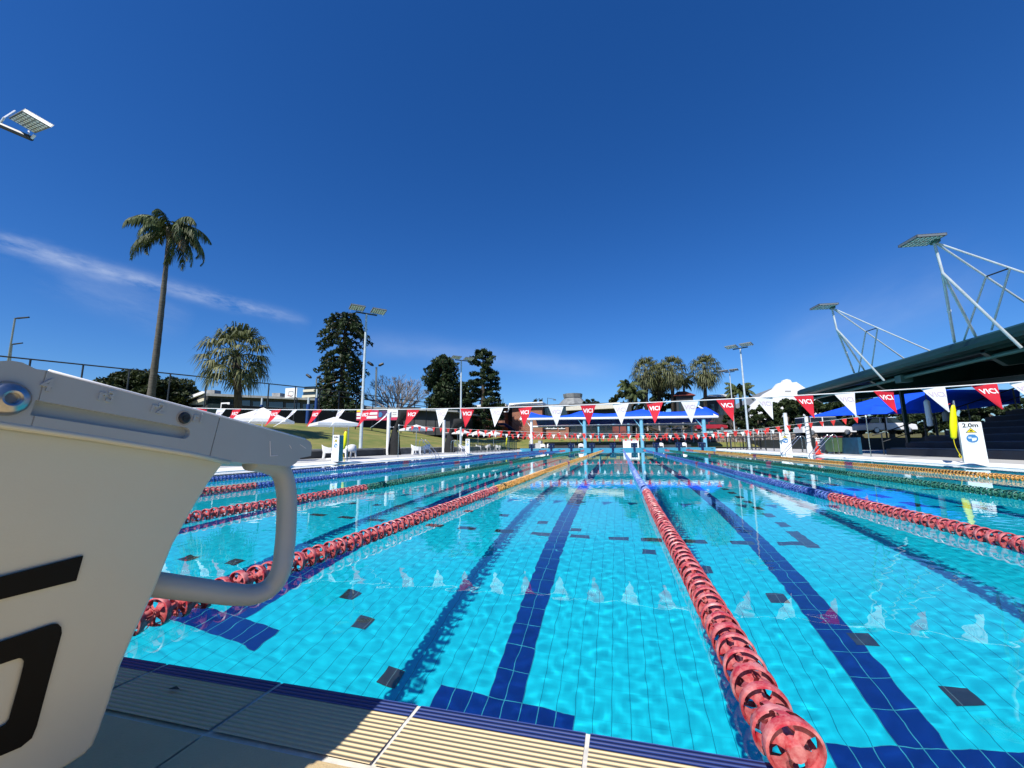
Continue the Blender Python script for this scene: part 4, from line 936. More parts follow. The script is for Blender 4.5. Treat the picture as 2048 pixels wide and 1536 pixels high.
for u in (1200, 1240, 1345, 1385): p = ony(u, 880, 66); mb = MB(); mb.tube([(p.x, 66.2, 1), (p.x, 66.2, ony(u, 852, 66).z)], .07, 8); mb.build('rear_column', m_paleblue, t)
# front rail fence on the far lawn, steps and white cabinet
fence((ony(1140, 870, 64).x, 64), (ony(1560, 866, 64).x, 64), 2.55, 1.5, 26, 'grey pipe railing beneath the blue canopy', name='railing', rails=(0, .4), r=.035, m=m_steelpaint)
t = empty('goal_frame', (ony(1349, 870, 62).x, 62, 1.4), label='white rectangular frame standing under the right part of the blue canopy', cat='goal frame')
mb = MB(); w = 1.0; mb.tube([(-w, 0, 0), (-w, 0, 1.5), (w, 0, 1.5), (w, 0, 0)], .05, 6); mb.build('frame_tube', m_white, t)
c = ony(1262, 893, 56.5); t = empty('cabinet', (c.x, 56.5, ZD), label='white storage cabinet behind the far start blocks', cat='cabinet')
mb = MB(); mb.bb((-1.0, 0, 0), (1.0, .7, 1.15)); mb.build('body', m_white, t, bevel=.02)
mb = MB(); mb.bb((-1.05, -.05, 1.152), (1.05, .75, 1.24)); mb.build('top', m_walltop, t)
mb = MB()
for x in (-.5, .0, .5): mb.bb((x-.01, -.006, .1), (x+.01, -.001, 1.1))
mb.build('door_gaps', m_darkmetal, t)
c = ony(1082, 893, 55.5); t = empty('steps', (c.x, 55.5, ZD), label='small white steps with side rail near the far left corner', cat='steps')
mb = MB()
for k in range(4): mb.bb((-1.6+.4*k, 0, 0), (-1.2+.4*k, 1.2, .3+.3*k))
mb.build('treads', m_conc, t)
mb = MB(); mb.tube([(-1.6, -.05, .2), (-1.6, -.05, 1.1), (0, -.05, 2.2), (0.3, -.05, 2.2)], .03, 6); mb.build('handrail', m_white, t)
# low dark bulkhead behind the blocks
mb = MB(); mb.bb((-10.0, 58.6, .05), (9.0, 59.0, .62)); o = mb.build('garden_wall', m_darkwall); tag(o, 'low dark wall behind the far start blocks', 'wall')
# stone terrace right of the canopy
mb = MB(); a, b = ony(1370, 893, 66), ony(1560, 893, 66)
mb.bb((a.x-4, 66, .5), (b.x+10, 67.5, 2.05)); o = mb.build('stone_wall', m_stone); tag(o, 'rubble stone terrace wall right of the blue canopy', 'wall')
mb = MB(); mb.bb((a.x-4, 65.9, 2.05), (b.x+10, 67.6, 2.17)); mb.build('coping', m_greycourt, o)
# black table-like shelters and fence on the right deck
def shelter(u0, u1, v0, v1, y, label):
    a, b = ony(u0, v1, y), ony(u1, v0, y); t = empty('shade_table', (a.x, y, ZD), label=label, cat='outdoor table', group='dark tables on the far right deck'); w = b.x-a.x; h = b.z-ZD
    mb = MB(); mb.bb((-.1, -.5, h-.09), (w+.1, 1.2, h)); mb.build('table_top', m_darkmetal, t)
    for x, yy in ((0.05, -.4), (w-.05, -.4), (.05, 1.1), (w-.05, 1.1)): mb = MB(); mb.bb((x-.05, yy-.05, 0), (x+.05, yy+.05, h-.09)); mb.build('leg', m_darkmetal, t)
shelter(1459, 1492, 873, 898, 50, 'dark high table at the far right corner of the pool')
shelter(1508, 1528, 874, 899, 46, 'narrow dark table right of the far right light pole')
fence((11.4, 47), (12.4, 33.5), 1.25, ZD, 9, 'dark pool fence behind the right pool edge', name='pool_fence', rails=(0, .9), r=.025)
# ------------------------------------------------------------------ left dark railing and cloth-wrapped masts
def picket(a, b, h, n, label, z=ZD):
    t = empty('picket_fence', (a[0], a[1], z), label=label, cat='fence'); dx, dy = b[0]-a[0], b[1]-a[1]
    mb = MB(); mb.tube([(0, 0, h), (dx, dy, h)], .022, 6); mb.tube([(0, 0, .12), (dx, dy, .12)], .018, 6); mb.build('rail', m_green, t)
    mb = MB()
    for k in range(n+1): q = k/n; mb.tube([(dx*q, dy*q, 0), (dx*q, dy*q, h)], .013 if k % 6 else .028, 5)
    mb.build('pickets', m_green, t)
picket((-12.6, 33.4), (-12.6, 50.5), 1.15, 90, 'dark green picket railing along the left pool edge')
def wrapped_mast(u, vt, y, x, label, w=1.0, lean=1):
    q = onx(u, vt, x); t = empty('shade_sail_mast', (x, q.y, .1), label=label, cat='mast', group='white masts with furled black shade sails')
    h = q.z-.1; mb = MB(); mb.tube([(0, 0, -.2), (0, 0, h)], .13*w, 12); mb.build('shaft', m_white, t, smooth=2)
    # furled sail hanging from top corner, tied half way, spread at the foot
    V = []; pr = [(0, .55, .98), (.1, .6, .8), (.2, .5, .45), (.3, .42, .2), (.4, .36, .17), (.47, .3, .24), (.55, .34, .34), (.72, .3, .42), (.9, .3, .48), (1.0, .32, .5)]
    n = 14; mb = MB(); ring = []; rr_ = random.Random(int(u))
    for (s, off, r) in pr:
        for k in range(n):
            a = 2*PI*k/n; rk = r*(1+.16*math.sin(a*7+s*5)+.1*math.sin(a*3+s*11))*w*(1.15 if s > .5 else 1.0); V.append(((.1+off+(.75*(1-s/.35) if s < .35 else 0)*.9)*w*1.25+rk*math.cos(a)*.8, rk*math.sin(a)*.55, h*(.97-.97*s)+(.15 if s == 0 else 0)))
    F_ = [(i*n+k, i*n+(k+1) % n, (i+1)*n+(k+1) % n, (i+1)*n+k) for i in range(len(pr)-1) for k in range(n)]
    mb.add(V, F_+[tuple(range(n))]); mb.build('furled_sail', m_blackmesh, t, smooth=True)
    mb = MB(); mb.tube([(-.1, 0, h*.60), (.75*w, 0, h*.60)], .03, 6); mb.build('tie_rope', m_rope, t)
wrapped_mast(778.5, 818, None, -17.0, 'taller white mast with a black furled shade sail, left one', 1.05)
wrapped_mast(888, 840, None, -16.6, 'farther white mast with a black furled shade sail, behind the ladder', 1.15)
# ------------------------------------------------------------------ floodlights
m_lampframe = mat('lamp_frame_grey', (.22, .24, .245), .45, .3)
def flood_head(name, parent, M, w=1.25, l=.75, nx=3, ny=2):
    """louvred lamp panel facing down (local -z), hinged near local y=0"""
    mb = MB(); V = lambda x, y, z: tuple(M @ Vector((x, y, z)))
    def bx_(a, b, B): 
        vs = [V(x, y, z) for x, y, z in ((a[0], a[1], a[2]), (b[0], a[1], a[2]), (b[0], b[1], a[2]), (a[0], b[1], a[2]), (a[0], a[1], b[2]), (b[0], a[1], b[2]), (b[0], b[1], b[2]), (a[0], b[1], b[2]))]
        B.add(vs, [(0, 3, 2, 1), (4, 5, 6, 7), (0, 1, 5, 4), (1, 2, 6, 5), (2, 3, 7, 6), (3, 0, 4, 7)])
    h = .09
    for a, b in (((-w/2, 0, 0), (-w/2+.03, l, h)), ((w/2-.03, 0, 0), (w/2, l, h)), ((-w/2, 0, 0), (w/2, .03, h)), ((-w/2, l-.03, 0), (w/2, l, h)), ((-w/2, 0, h-.02), (w/2, l, h)), ((-.03, .032, -.004), (.03, l-.032, .001))): bx_(a, b, mb)
    o = mb.build(name, m_lampframe, parent)
    led = MB(); cw, cl = (w-.12)/nx/2, (l-.1)/ny
    for i in range(nx*2):
        for j in range(ny*2):
            x0 = -w/2+.05+i*cw+(.03 if i >= nx else 0); y0 = .05+j*cl/2
            bx_((x0+cw*.1, y0+cl*.09, -.012), (x0+cw*.9, y0+cl*.41, .03), led)
    led.build('lamp_panel', m_led, o)
    bk_ = MB(); bx_((-w/2+.031, .031, .002), (w/2-.031, l-.031, .02), bk_); bk_.build('backing', m_darkmetal, o); return o
def light_pole(base, top, label, head=1.25, rz=0.0, heads=2, r=.11, tilt=-.4, hz=None, spread=.75, stagger=.35):
    t = empty('floodlight_pole', base, label=label, cat='floodlight pole', group='tall poles with twin floodlights around the pool'); h = top-base[2]
    mb = MB(); mb.tube([(0, 0, -.3), (0, 0, h*.5), (0, 0, h)], [r, r*.8, r*.6], 12); mb.build('pole', m_steelpaint, t, smooth=2)
    mb = MB(); mb.lathe([(r*2.2, 0), (r*2.2, .05), (r*1.1, .07)], n=12); mb.build('base_plate', m_steel, t)
    ca, sa = math.cos(rz), math.sin(rz)
    mb = MB(); mb.tube([(-spread*ca, -spread*sa, h+.06), (spread*ca, spread*sa, h+.06)], .06, 8); mb.build('crossarm', m_darkmetal, t)
    for s in ((-1, 1) if heads == 2 else (1,)):
        M = Matrix.Translation((s*spread*ca, s*spread*sa, h+.16-.0*s)) @ Matrix.Rotation(rz, 4, 'Z') @ Matrix.Rotation(tilt, 4, 'X') @ Matrix.Translation((0, -.75, .0))
        o = flood_head('floodlight', t, M, head)
        mb = MB()
        for q in (-.4, .4):
            A = Matrix.Translation((s*spread*ca, s*spread*sa, h+.06)) @ Matrix.Rotation(rz, 4, 'Z'); mb.add([], []); mb.tube([A @ Vector((q*head, 0, 0)), A @ Vector((q*head, -.1, .16)), A @ Vector((q*head, -.3, .24))], .022, 6)
        mb.build('bracket', m_white, t)
    return t
light_pole((-17.45, 25.2, .55), 10.25, 'nearest left floodlight pole, standing on the lawn by the retaining wall', 1.0, rz=.85, r=.12, tilt=-.2, spread=.75)
p = onx(921, 893, -17.6); q = onx(923, 722, -17.6); light_pole((-17.6, p.y, .5), q.z, 'second left floodlight pole, in front of the dark layered tree', 1.1, rz=.8, r=.13, tilt=-.2, spread=.8)
q = ony(1478, 697, 46); light_pole((12.5, 46.2, ZD), q.z, 'right floodlight pole beyond the far right pool corner, the taller one', 1.1, rz=-.6, r=.12, tilt=-.2, spread=.72)
p = ony(1470, 870, 68); q = ony(1458, 745, 68); light_pole((p.x, 68, 1.2), q.z, 'small floodlight pole behind the stone terrace', 1.2, rz=-.5, r=.1, tilt=-.2, spread=.7)
# top left lamp: its pole stands outside the frame
t = empty('floodlight_pole', (-17.45, 6.3, .55), label='floodlight reaching into the top left corner of the photo', cat='floodlight pole', group='tall poles with twin floodlights around the pool')
def L_(u, v, Z): p = at(u, v, Z); return Vector((p.x+17.45, p.y-6.3, p.z-.55))
A, B, C_, D_2 = L_(16, 224, 11.5), L_(97, 252, 11.8), L_(62, 273, 11.3), L_(0, 236, 11.0)
mb = MB(); base = L_(-30, 235, 11.2); mb.tube([(0, 0, -.3), (0, 0, base.z-.1)], [.12, .075], 12); mb.build('pole', m_steelpaint, t, smooth=2)
mb = MB(); mb.tube([(0, 0, base.z-.1), L_(-30, 235, 11.2), L_(0, 250, 11.2), L_(63, 277, 11.3)], .07, 8); mb.build('crossarm', m_darkmetal, t)
c0, c1 = L_(16, 236, 11.2), L_(70, 267, 11.25); c3 = L_(44, 221, 10.3)
ex = (c1-c0); ey = (c3-c0); w_, l_ = ex.length, ey.length; ex.normalize(); ey.normalize(); ez = ex.cross(ey).normalized()
if ez.z < 0: ez = -ez
Mh = Matrix((tuple(ex), tuple(ey), tuple(ez))).transposed().to_4x4(); Mh.translation = (c0+c1)/2
flood_head('floodlight', t, Mh, w_, l_, 3, 3)
mb = MB(); mb.tube([L_(0, 247, 11.2), L_(8, 236, 11.2), L_(30, 222, 11.8)], .025, 6); mb.tube([L_(63, 277, 11.3), L_(70, 270, 11.3)], .035, 6); mb.tube([L_(57, 274, 11.3), L_(58, 262, 11.4)], .02, 6); mb.build('bracket', m_white, t)
# slim street lights
def street(pts, head, label, r, w=.14):
    a = pts[0]; t = empty('street_light', tuple(a), label=label, cat='street light', group='slim street lights behind the courts')
    mb = MB(); mb.tube([p-a for p in pts], [r*1.3]+[r]*(len(pts)-1), 8); mb.build('pole', m_steel, t)
    for h0, h1 in head: mb = MB(); mb.tube([h0-a, h0.lerp(h1, .3)-a, h1-a], [w*.5, w, w*.8], 8); mb.build('lamp_head', m_darkmetal, t)
Z = 34; street([at(9, 800, Z), at(16, 722, Z), at(30, 637, Z)], [(at(29, 637, Z), at(58, 634.5, Z))], 'taller slim street light at the left edge of the photo', .065, .08)
Z = 40; street([at(14, 800, Z), at(18, 740, Z), at(24, 688, Z)], [(at(22, 689, Z), at(45, 686, Z))], 'shorter slim street light at the left edge, just below the taller one', .07, .08)
Z = 60; street([at(749, 870, Z), at(751.5, 800, Z), at(753, 734, Z)], [(at(747, 731.5, Z), at(735.5, 724, Z)), (at(757, 731.5, Z), at(767, 727, Z))], 'twin dark-headed court light between the layered pine and bare tree', .14, .22)
Z = 62; street([at(634, 850, Z), at(634, 800, Z), at(633, 757, Z)], [(at(623, 756, Z), at(613, 749, Z)), (at(634, 756, Z), at(641, 752, Z))], 'dark-headed court light half hidden left of the layered pine', .12, .22)
# ------------------------------------------------------------------ grandstand
XG = 13.0
gs = empty('grandstand', (XG, 0, 0), label='dark green roofed grandstand with tiered benches on the right', cat='grandstand')
zt = 4.5
mb = MB(); prof = [(0, 4.12), (-.14, 4.16), (-.2, 4.3), (-.16, 4.5), (0, 4.6), (.25, 4.62), (.25, 4.3), (.1, 4.1)]
mb.prism([(x, -8, z) for x, z in prof], (0, 42.4, 0)); mb.build('gutter', m_green, gs)
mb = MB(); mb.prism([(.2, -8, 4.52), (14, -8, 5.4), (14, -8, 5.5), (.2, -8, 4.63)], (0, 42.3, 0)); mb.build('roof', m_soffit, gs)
mb = MB(); mb.tube([(.55, -8, 3.86), (.55, 33.6, 3.86)], .085, 8); mb.build('eaves_tube', m_greenl, gs)
mb = MB(); mb.prism([(.3, -8, 4.05), (.5, -8, 4.05), (.5, -8, 4.5), (.3, -8, 4.5)], (0, 42.2, 0)); mb.build('edge_beam', m_green, gs)
for k in range(6):
    y = 33.3-7.2*k
    mb = MB(); mb.prism([(.3, y, 4.0), (.9, y, 3.5), (13, y, 4.6), (13, y, 5.25), (.3, y, 4.5)], (0, .2, 0)); mb.build('rafter', m_green, gs)
for y in (16.9, 24.2, 9.6):
    mb = MB(); mb.bb((.35, y-.35, 3.62), (.85, y+.1, 3.98)); mb.build('bracket_box', m_greenl, gs, bevel=.02)
for y in (27.2, 19.0, 10.8, 2.6):
    mb = MB(); mb.bb((2.12, y, ZD), (2.27, y+.15, 4.3)); mb.build('column', m_green, gs)
mb = MB()
for k in range(9): pass
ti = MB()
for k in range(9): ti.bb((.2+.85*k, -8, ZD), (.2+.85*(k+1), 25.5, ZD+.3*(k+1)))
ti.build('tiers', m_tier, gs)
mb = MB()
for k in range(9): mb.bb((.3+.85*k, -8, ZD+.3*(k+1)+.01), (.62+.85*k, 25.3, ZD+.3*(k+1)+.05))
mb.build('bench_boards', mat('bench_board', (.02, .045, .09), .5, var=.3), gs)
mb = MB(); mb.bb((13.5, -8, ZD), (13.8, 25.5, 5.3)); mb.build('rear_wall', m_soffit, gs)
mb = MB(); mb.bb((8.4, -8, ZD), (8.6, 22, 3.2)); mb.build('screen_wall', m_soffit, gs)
mb = MB()
for y in (25.7,):
    mb.tube([(-.2, y, 1.1), (.2, y, 1.2), (7.8, y, 4.0), (8.6, y, 4.05)], .03, 6); mb.tube([(.2, y, .75), (7.8, y, 3.5)], .02, 6)
    for k in range(5): x = .2+7.6*k/4; mb.tube([(x, y, ZD), (x, y, 1.2+2.8*k/4)], .03, 6)
mb.build('stair_rail', m_darkmetal, gs)
mb = MB(); a = onz(1680, 905, ZD); mb.bb((-.75, 26.0, ZD), (-.6, 30.3, 1.0)); mb.build('blue_barrier', m_bluewall, gs)
# white cylinders hanging under the roof
def hang(u0, v0, u1, v1, x, r, label, m):
    A, B = onx(u0, v0, x), onx(u1, v1, x); t = empty('horn_speaker', tuple(B), label=label, cat='speaker', group='cylindrical speakers hung under the grandstand roof')
    mb = MB(); hh = A.z-B.z; mb.lathe([(0, 0), (r*.95, .02), (r, .06), (r, hh-.12), (r*.6, hh-.04), (0, hh)], n=16); mb.build('body', m, t, smooth=2)
    mb = MB(); mb.tube([(0, 0, hh-.03), (0, 0, hh+.35)], .02, 6); mb.build('hanger', m_darkmetal, t)
hang(1850, 799, 1861, 853, 14.6, .115, 'white cylinder hung beside the nearer grandstand column', m_white); hang(1888, 822, 1893, 843, 16.0, .13, 'grey cylinder hung right of the white one', m_greycourt)
# light-bearing cantilever trusses on the roof
def truss(dy, label, ph):
    t = empty('truss_floodlight', (11.0, 16.9+dy, 0), label=label, cat='floodlight truss', group='white tubular trusses carrying floodlights above the grandstand')
    O = Vector((11.0, 16.9, 0)); Bq = lambda u, v: onx(u, v, 13.0)-O
    def Q(u, v, y=16.9): return ony(u, v, y)-O
    H = Q(1868, 484); K = Q(1885, 546); E = Vector(Q(2000, 655)); E = K+(E-K)*1.35
    mb = MB(); mb.tube([H, K, E], .045, 10); mb.build('lower_chord', m_steelpaint, t, smooth=2)
    n1 = onz(2020, 536, K.z*.0+(Q(1996, 544).z+O.z))-O; n2 = onz(1972, 553, (Q(1996, 544).z+O.z))-O
    h1 = H+(n1-H)*2.3; h2 = H+(n2-H)*2.3
    for a in (h1, h2): mb = MB(); mb.tube([H, a], .032, 8); mb.build('upper_chord', m_steelpaint, t, smooth=2)
    mb = MB(); mb.tube([n1, n2], .026, 8); mb.build('tie', m_darkmetal, t)
    base1 = Bq(1909, 684); base2 = Bq(1951, 672)
    for a, c in ((K, base1), (K, base2)): mb = MB(); mb.tube([a, c], .045, 8); mb.build('strut', m_steelpaint, t, smooth=2)
    e = K+(E-K)*.78
    for a in (n1, n2): mb = MB(); mb.tube([a, Bq(1928, 680) if a is n2 else Bq(1983, 660)], .032, 8); mb.build('strut', m_steelpaint, t, smooth=2)
    mb = MB(); c_ = K.lerp(base1, .52); mb.lathe([(0, -.05), (.06, -.04), (.06, .05), (0, .07)], c=tuple(c_), n=10); mb.build('junction_box', m_white, t)
    A = Matrix.Translation(H+Vector((-.02, 0, .05))) @ Matrix.Rotation(PI/2+.15, 4, 'Z') @ Matrix.Rotation(-.02, 4, 'X') @ Matrix.Translation((0, -.12, 0))
    flood_head('floodlight', t, A, .8, .95, 3, 3)
    mb = MB(); mb.box(tuple(H+Vector((.03, 0, .0))), (.16, .3, .12)); mb.build('gearbox', m_greenl, t, bevel=.02)
    return t
truss(0, 'nearer white floodlight truss above the grandstand, cut by the right edge of the photo', 0)
truss(24.19-16.9, 'farther white floodlight truss above the end of the grandstand', 0)
# blue sail beyond the stand
t = empty('blue_shade_sail', label='broad two-tone blue shade sail beyond the grandstand', cat='shade sail')
a0 = ony(1618, 834, 44); rd = [ony(1760, 794, 39), ony(1850, 780, 36), ony(2040, 780, 33)]; lo = [ony(1742, 829, 37), ony(1868, 826, 33.5), ony(2040, 806, 30)]; md_ = [ony(1745, 812, 38), ony(1850, 800, 34.5), ony(2040, 796, 31)]
bk = [p+Vector((2, 9, -.8)) for p in rd]
mb = MB(); V = [a0]+rd+md_+lo+bk
mb.add(V, [(0, 1, 4), (0, 4, 7), (1, 2, 5, 4), (2, 3, 6, 5), (4, 5, 8, 7), (5, 6, 9, 8), (0, 10, 1), (1, 10, 11, 2), (2, 11, 12, 3)]); o = mb.build('fabric', m_bluecloth, t, fix=False)
md = o.modifiers.new('thick', 'SOLIDIFY'); md.thickness = .03
for p in (a0, bk[1], lo[1]): mb = MB(); mb.tube([(p.x, p.y, ZD), (p.x, p.y, p.z)], .07, 8); mb.build('post', m_darkmetal, t)
# white posts right, wheelie bin, cone, big reel
def wpost(u, vt, vb, r0, r1, y, label, wrap=False):
    p = ony(u, vb, y); t = empty('white_post', (p.x, y, ZD), label=label, cat='post', group='stout white posts beside the right pool edge'); q = ony(u-5, vt, y)
    mb = MB(); mb.tube([(0, 0, 0), (0, 0, .35), (0, 0, .5), (0, 0, q.z-ZD)], [r0*1.5, r0*1.3, r0, r1], 14); mb.build('shaft', m_white, t, smooth=2)
    mb = MB(); mb.lathe([(r1*1.05, q.z-ZD-.02), (r1*1.1, q.z-ZD+.03), (0, q.z-ZD+.05)], n=14); mb.build('cap', m_white_plastic, t)
    if wrap:
        mb = MB(); hh = 1.6; mb.tube([(r0*1.12*math.cos(k*.9), r0*1.12*math.sin(k*.9), .5+hh*k/44) for k in range(45)], .014, 5); mb.build('black_cord', m_black, t)
wpost(1578, 827, 904, .14, .12, 33, 'stout white post beside the double-column depth sign'); wpost(1620, 834, 904, .12, .11, 31, 'white post wrapped with black cord behind the red pennants', True)
p = onz(1641, 906, ZD); t = empty('wheelie_bin', (11.9, 27.8, ZD), .2, label='green wheelie bin with dark red lid beside the grab rails', cat='bin')
mb = MB(); mb.prism([(-.25, -.27, .1), (.25, -.27, .1), (.3, -.33, .92), (-.3, -.33, .92)], (0, .62, 0)); mb.build('body', m_greenbin, t, bevel=.02)
mb = MB(); mb.prism([(-.31, -.36, .93), (-.31, .34, .95), (-.31, .36, 1.02), (-.31, -.34, .98)], (.62, 0, 0)); mb.build('lid', mat('maroon_lid', (.15, .02, .03), .5), t, bevel=.015)
for s in (-.24, .24): mb = MB(); mb.lathe([(0, s-.03), (.1, s-.03), (.1, s+.03), (0, s+.03)], n=14, axis='x'); mb.build('wheel', m_tyre, t, loc=(0, .3, .1))
t = empty('traffic_cone', (10.62, 26.7, ZD), label='red traffic cone on the right pool edge', cat='traffic cone')
mb = MB(); mb.lathe([(.16, .03), (.05, .52), (.035, .72), (0, .73)], n=16); mb.build('cone', m_orange, t, smooth=2)
mb = MB(); mb.bb((-.2, -.2, 0), (.2, .2, .04)); mb.build('base', m_orange, t, bevel=.01)
# white metal chairs/bikes behind the bin: slatted white benches
for k, (u, y) in enumerate(((1660, 33), (1672, 31.5))):
    p = ony(u, 900, y); t = empty('slatted_bench', (p.x, y, ZD), .3, label=('white slatted bench behind the green bin', 'white slatted bench nearer the blue barrier')[k], cat='bench', group='white slatted benches under the grandstand end')
    mb = MB()
    for q in range(4): mb.bb((-.7, -.2+.12*q, .42), (.7, -.12+.12*q, .45))
    mb.build('seat', m_white, t)
    mb = MB()
    for q in range(3): mb.bb((-.7, .3, .58+.14*q), (.7, .33, .66+.14*q))
    mb.build('backrest', m_white, t)
    for s in (-.6, .6): mb = MB(); mb.tube([(s, -.2, 0), (s, -.2, .42), (s, .31, .43), (s, .31, 0)], .025, 5); mb.tube([(s, .31, .4), (s, .33, 1.0)], .025, 5); mb.build('leg', m_white, t)
# ------------------------------------------------------------------ vehicles
def car(p, rz, m, label, L=4.6, H=1.45, van=False, s=1.0):
    t = empty('parked_car', p, rz, label=label, cat='car', group='cars parked beyond the trees'); W = 1.75
    body = [(-L/2, .35), (-L/2, .85), (-L/2+.15, .95), (-L/2+(.3 if not van else .1), 1.0), (L/2-1.0, .98), (L/2-.1, .85), (L/2, .6), (L/2, .35)]
    mb = MB(); mb.prism([(x, -W/2, z) for x, z in body], (0, W, 0)); mb.build('body', m, t, bevel=.06)
    cab = [(-L/2+.25, .98), (-L/2+.6, H), (L/2-2.0, H+.02), (L/2-1.05, .97)] if not van else [(-L/2+.08, .98), (-L/2+.15, H), (L/2-1.7, H), (L/2-.9, .97)]
    mb = MB(); mb.prism([(x, -W/2+.1, z) for x, z in cab], (0, W-.2, 0)); mb.build('cabin', m_glass, t, bevel=.05)
    mb = MB(); mb.prism([(cab[1][0]-.02, -W/2+.13, H-.01), (cab[2][0]+.05, -W/2+.13, H+.01), (cab[2][0], -W/2+.13, H+.06), (cab[1][0]+.05, -W/2+.13, H+.05)], (0, W-.26, 0)); mb.build('roof', m, t, bevel=.02)
    for x in (cab[1][0]+.7, (cab[1][0]+cab[2][0])/2+.3): mb = MB(); mb.bb((x-.05, -W/2+.09, .97), (x+.05, W/2-.09, H)); mb.build('pillar', m, t)
    for x in (-L/2+.85, L/2-.85):
        for s_ in (-1, 1):
            mb = MB(); mb.lathe([(0, -.1), (.3, -.1), (.33, -.06), (.33, .06), (.3, .1), (0, .1)], n=18, axis='y'); w = mb.build('wheel', m_tyre, t, loc=(x, s_*(W/2-.1), .33))
            mb = MB(); mb.lathe([(0, s_*.105), (.19, s_*.105), (.21, s_*.1)], n=14, axis='y'); mb.build('rim', m_steel, w)
    for s_ in (-.6, .6): mb = MB(); mb.bb((L/2-.06, s_-.14, .62), (L/2+.01, s_+.14, .76)); mb.build('headlight', m_led, t)
def carat(u, v, y, **k): p = ony(u, v, y); return (p.x, p.y, p.z)
def terr(x, y): return float(lawnz(np.array(x), np.array(y)))
def wheeled(u, v, y, rz, m, label, **k): p = ony(u, v, y); car((p.x, y, p.z), rz, m, label, **k)
wheeled(1422, 862, 72, .05, m_carred, 'dark red car behind the pipe railing at the right of the canopy')
wheeled(1650, 872, 50, .1, m_carwhite, 'white van under the dark trees behind the red pennants', van=True, H=1.9, L=5)
wheeled(1770, 868, 46, .25, m_carwhite, 'white car under the blue sail left of the grandstand column')
wheeled(1530, 866, 74, .0, m_carwhite, 'white car beyond the right floodlight pole', van=True, H=1.8)
mb = MB(); a, b = ony(1380, 866, 70.5), ony(1850, 874, 70.5); mb.bb((a.x, 70, -.2), (44, 120, 2.0)); o = mb.build('car_park', m_ground); tag(o, kind='structure')
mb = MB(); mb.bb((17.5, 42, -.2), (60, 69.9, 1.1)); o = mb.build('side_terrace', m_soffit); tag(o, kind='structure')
# white gabled hall
t = empty('gabled_hall', label='white curved gable of a hall above the trees on the right', cat='building')
gp = [(1500, 812), (1529, 787), (1546, 778), (1555, 767), (1565, 764), (1567, 760), (1574, 758), (1581, 760), (1584, 765), (1593, 764), (1612, 777), (1640, 800), (1640, 840), (1500, 840)]
block(wallpts(gp, 92), (0, 1.0, 0), m_white, 'gable_wall', t); block(wallpts([(1503, 812), (1530, 790), (1575, 765), (1610, 780), (1637, 801), (1637, 836), (1503, 836)], 93.02), (0, 24, 0), m_greyroof, 'roof', t)
block(wallpts([(1570, 781), (1582, 781), (1582, 783.5), (1570, 783.5)], 91.95), (0, .04, 0), m_greyprint, 'vent', t)
# low houses among the palms
def house(u0, u1, vt, ve, vb, y, mw, mr, label):
    a, b = ony(u0, ve, y), ony(u1, ve, y); t = empty('house', (a.x, y, ony(u0, vb, y).z), label=label, cat='house', group='low houses behind the palms'); w = b.x-a.x; h = a.z-ony(u0, vb, y).z; hr = ony(u0, vt, y).z-a.z
    mb = MB(); mb.bb((0, 0, -1), (w, 7, h)); mb.build('wall', mw, t)
    mb = MB(); mb.add([(-.5, -.5, h+.003), (w+.5, -.5, h+.003), (w+.5, 7.5, h+.003), (-.5, 7.5, h+.003), (w*.25, 3.5, h+hr), (w*.75, 3.5, h+hr)], [(0, 1, 5, 4), (1, 2, 5), (2, 3, 4, 5), (3, 0, 4), (0, 3, 2, 1)]); mb.build('roof', mr, t)
    for k in range(3): mb = MB(); mb.bb((w*(.12+.3*k), -.04, h*.35), (w*(.12+.3*k)+w*.14, -.003, h*.75)); mb.build('window', m_glass, t)
house(1352, 1386, 779, 792, 840, 86, m_darkwall, m_redroof, 'small house with red tiled roof between the fan palms')
house(1412, 1470, 786, 795, 850, 88, m_darkwall, m_cream, 'low dark house with pale roof left of the feathery palm')
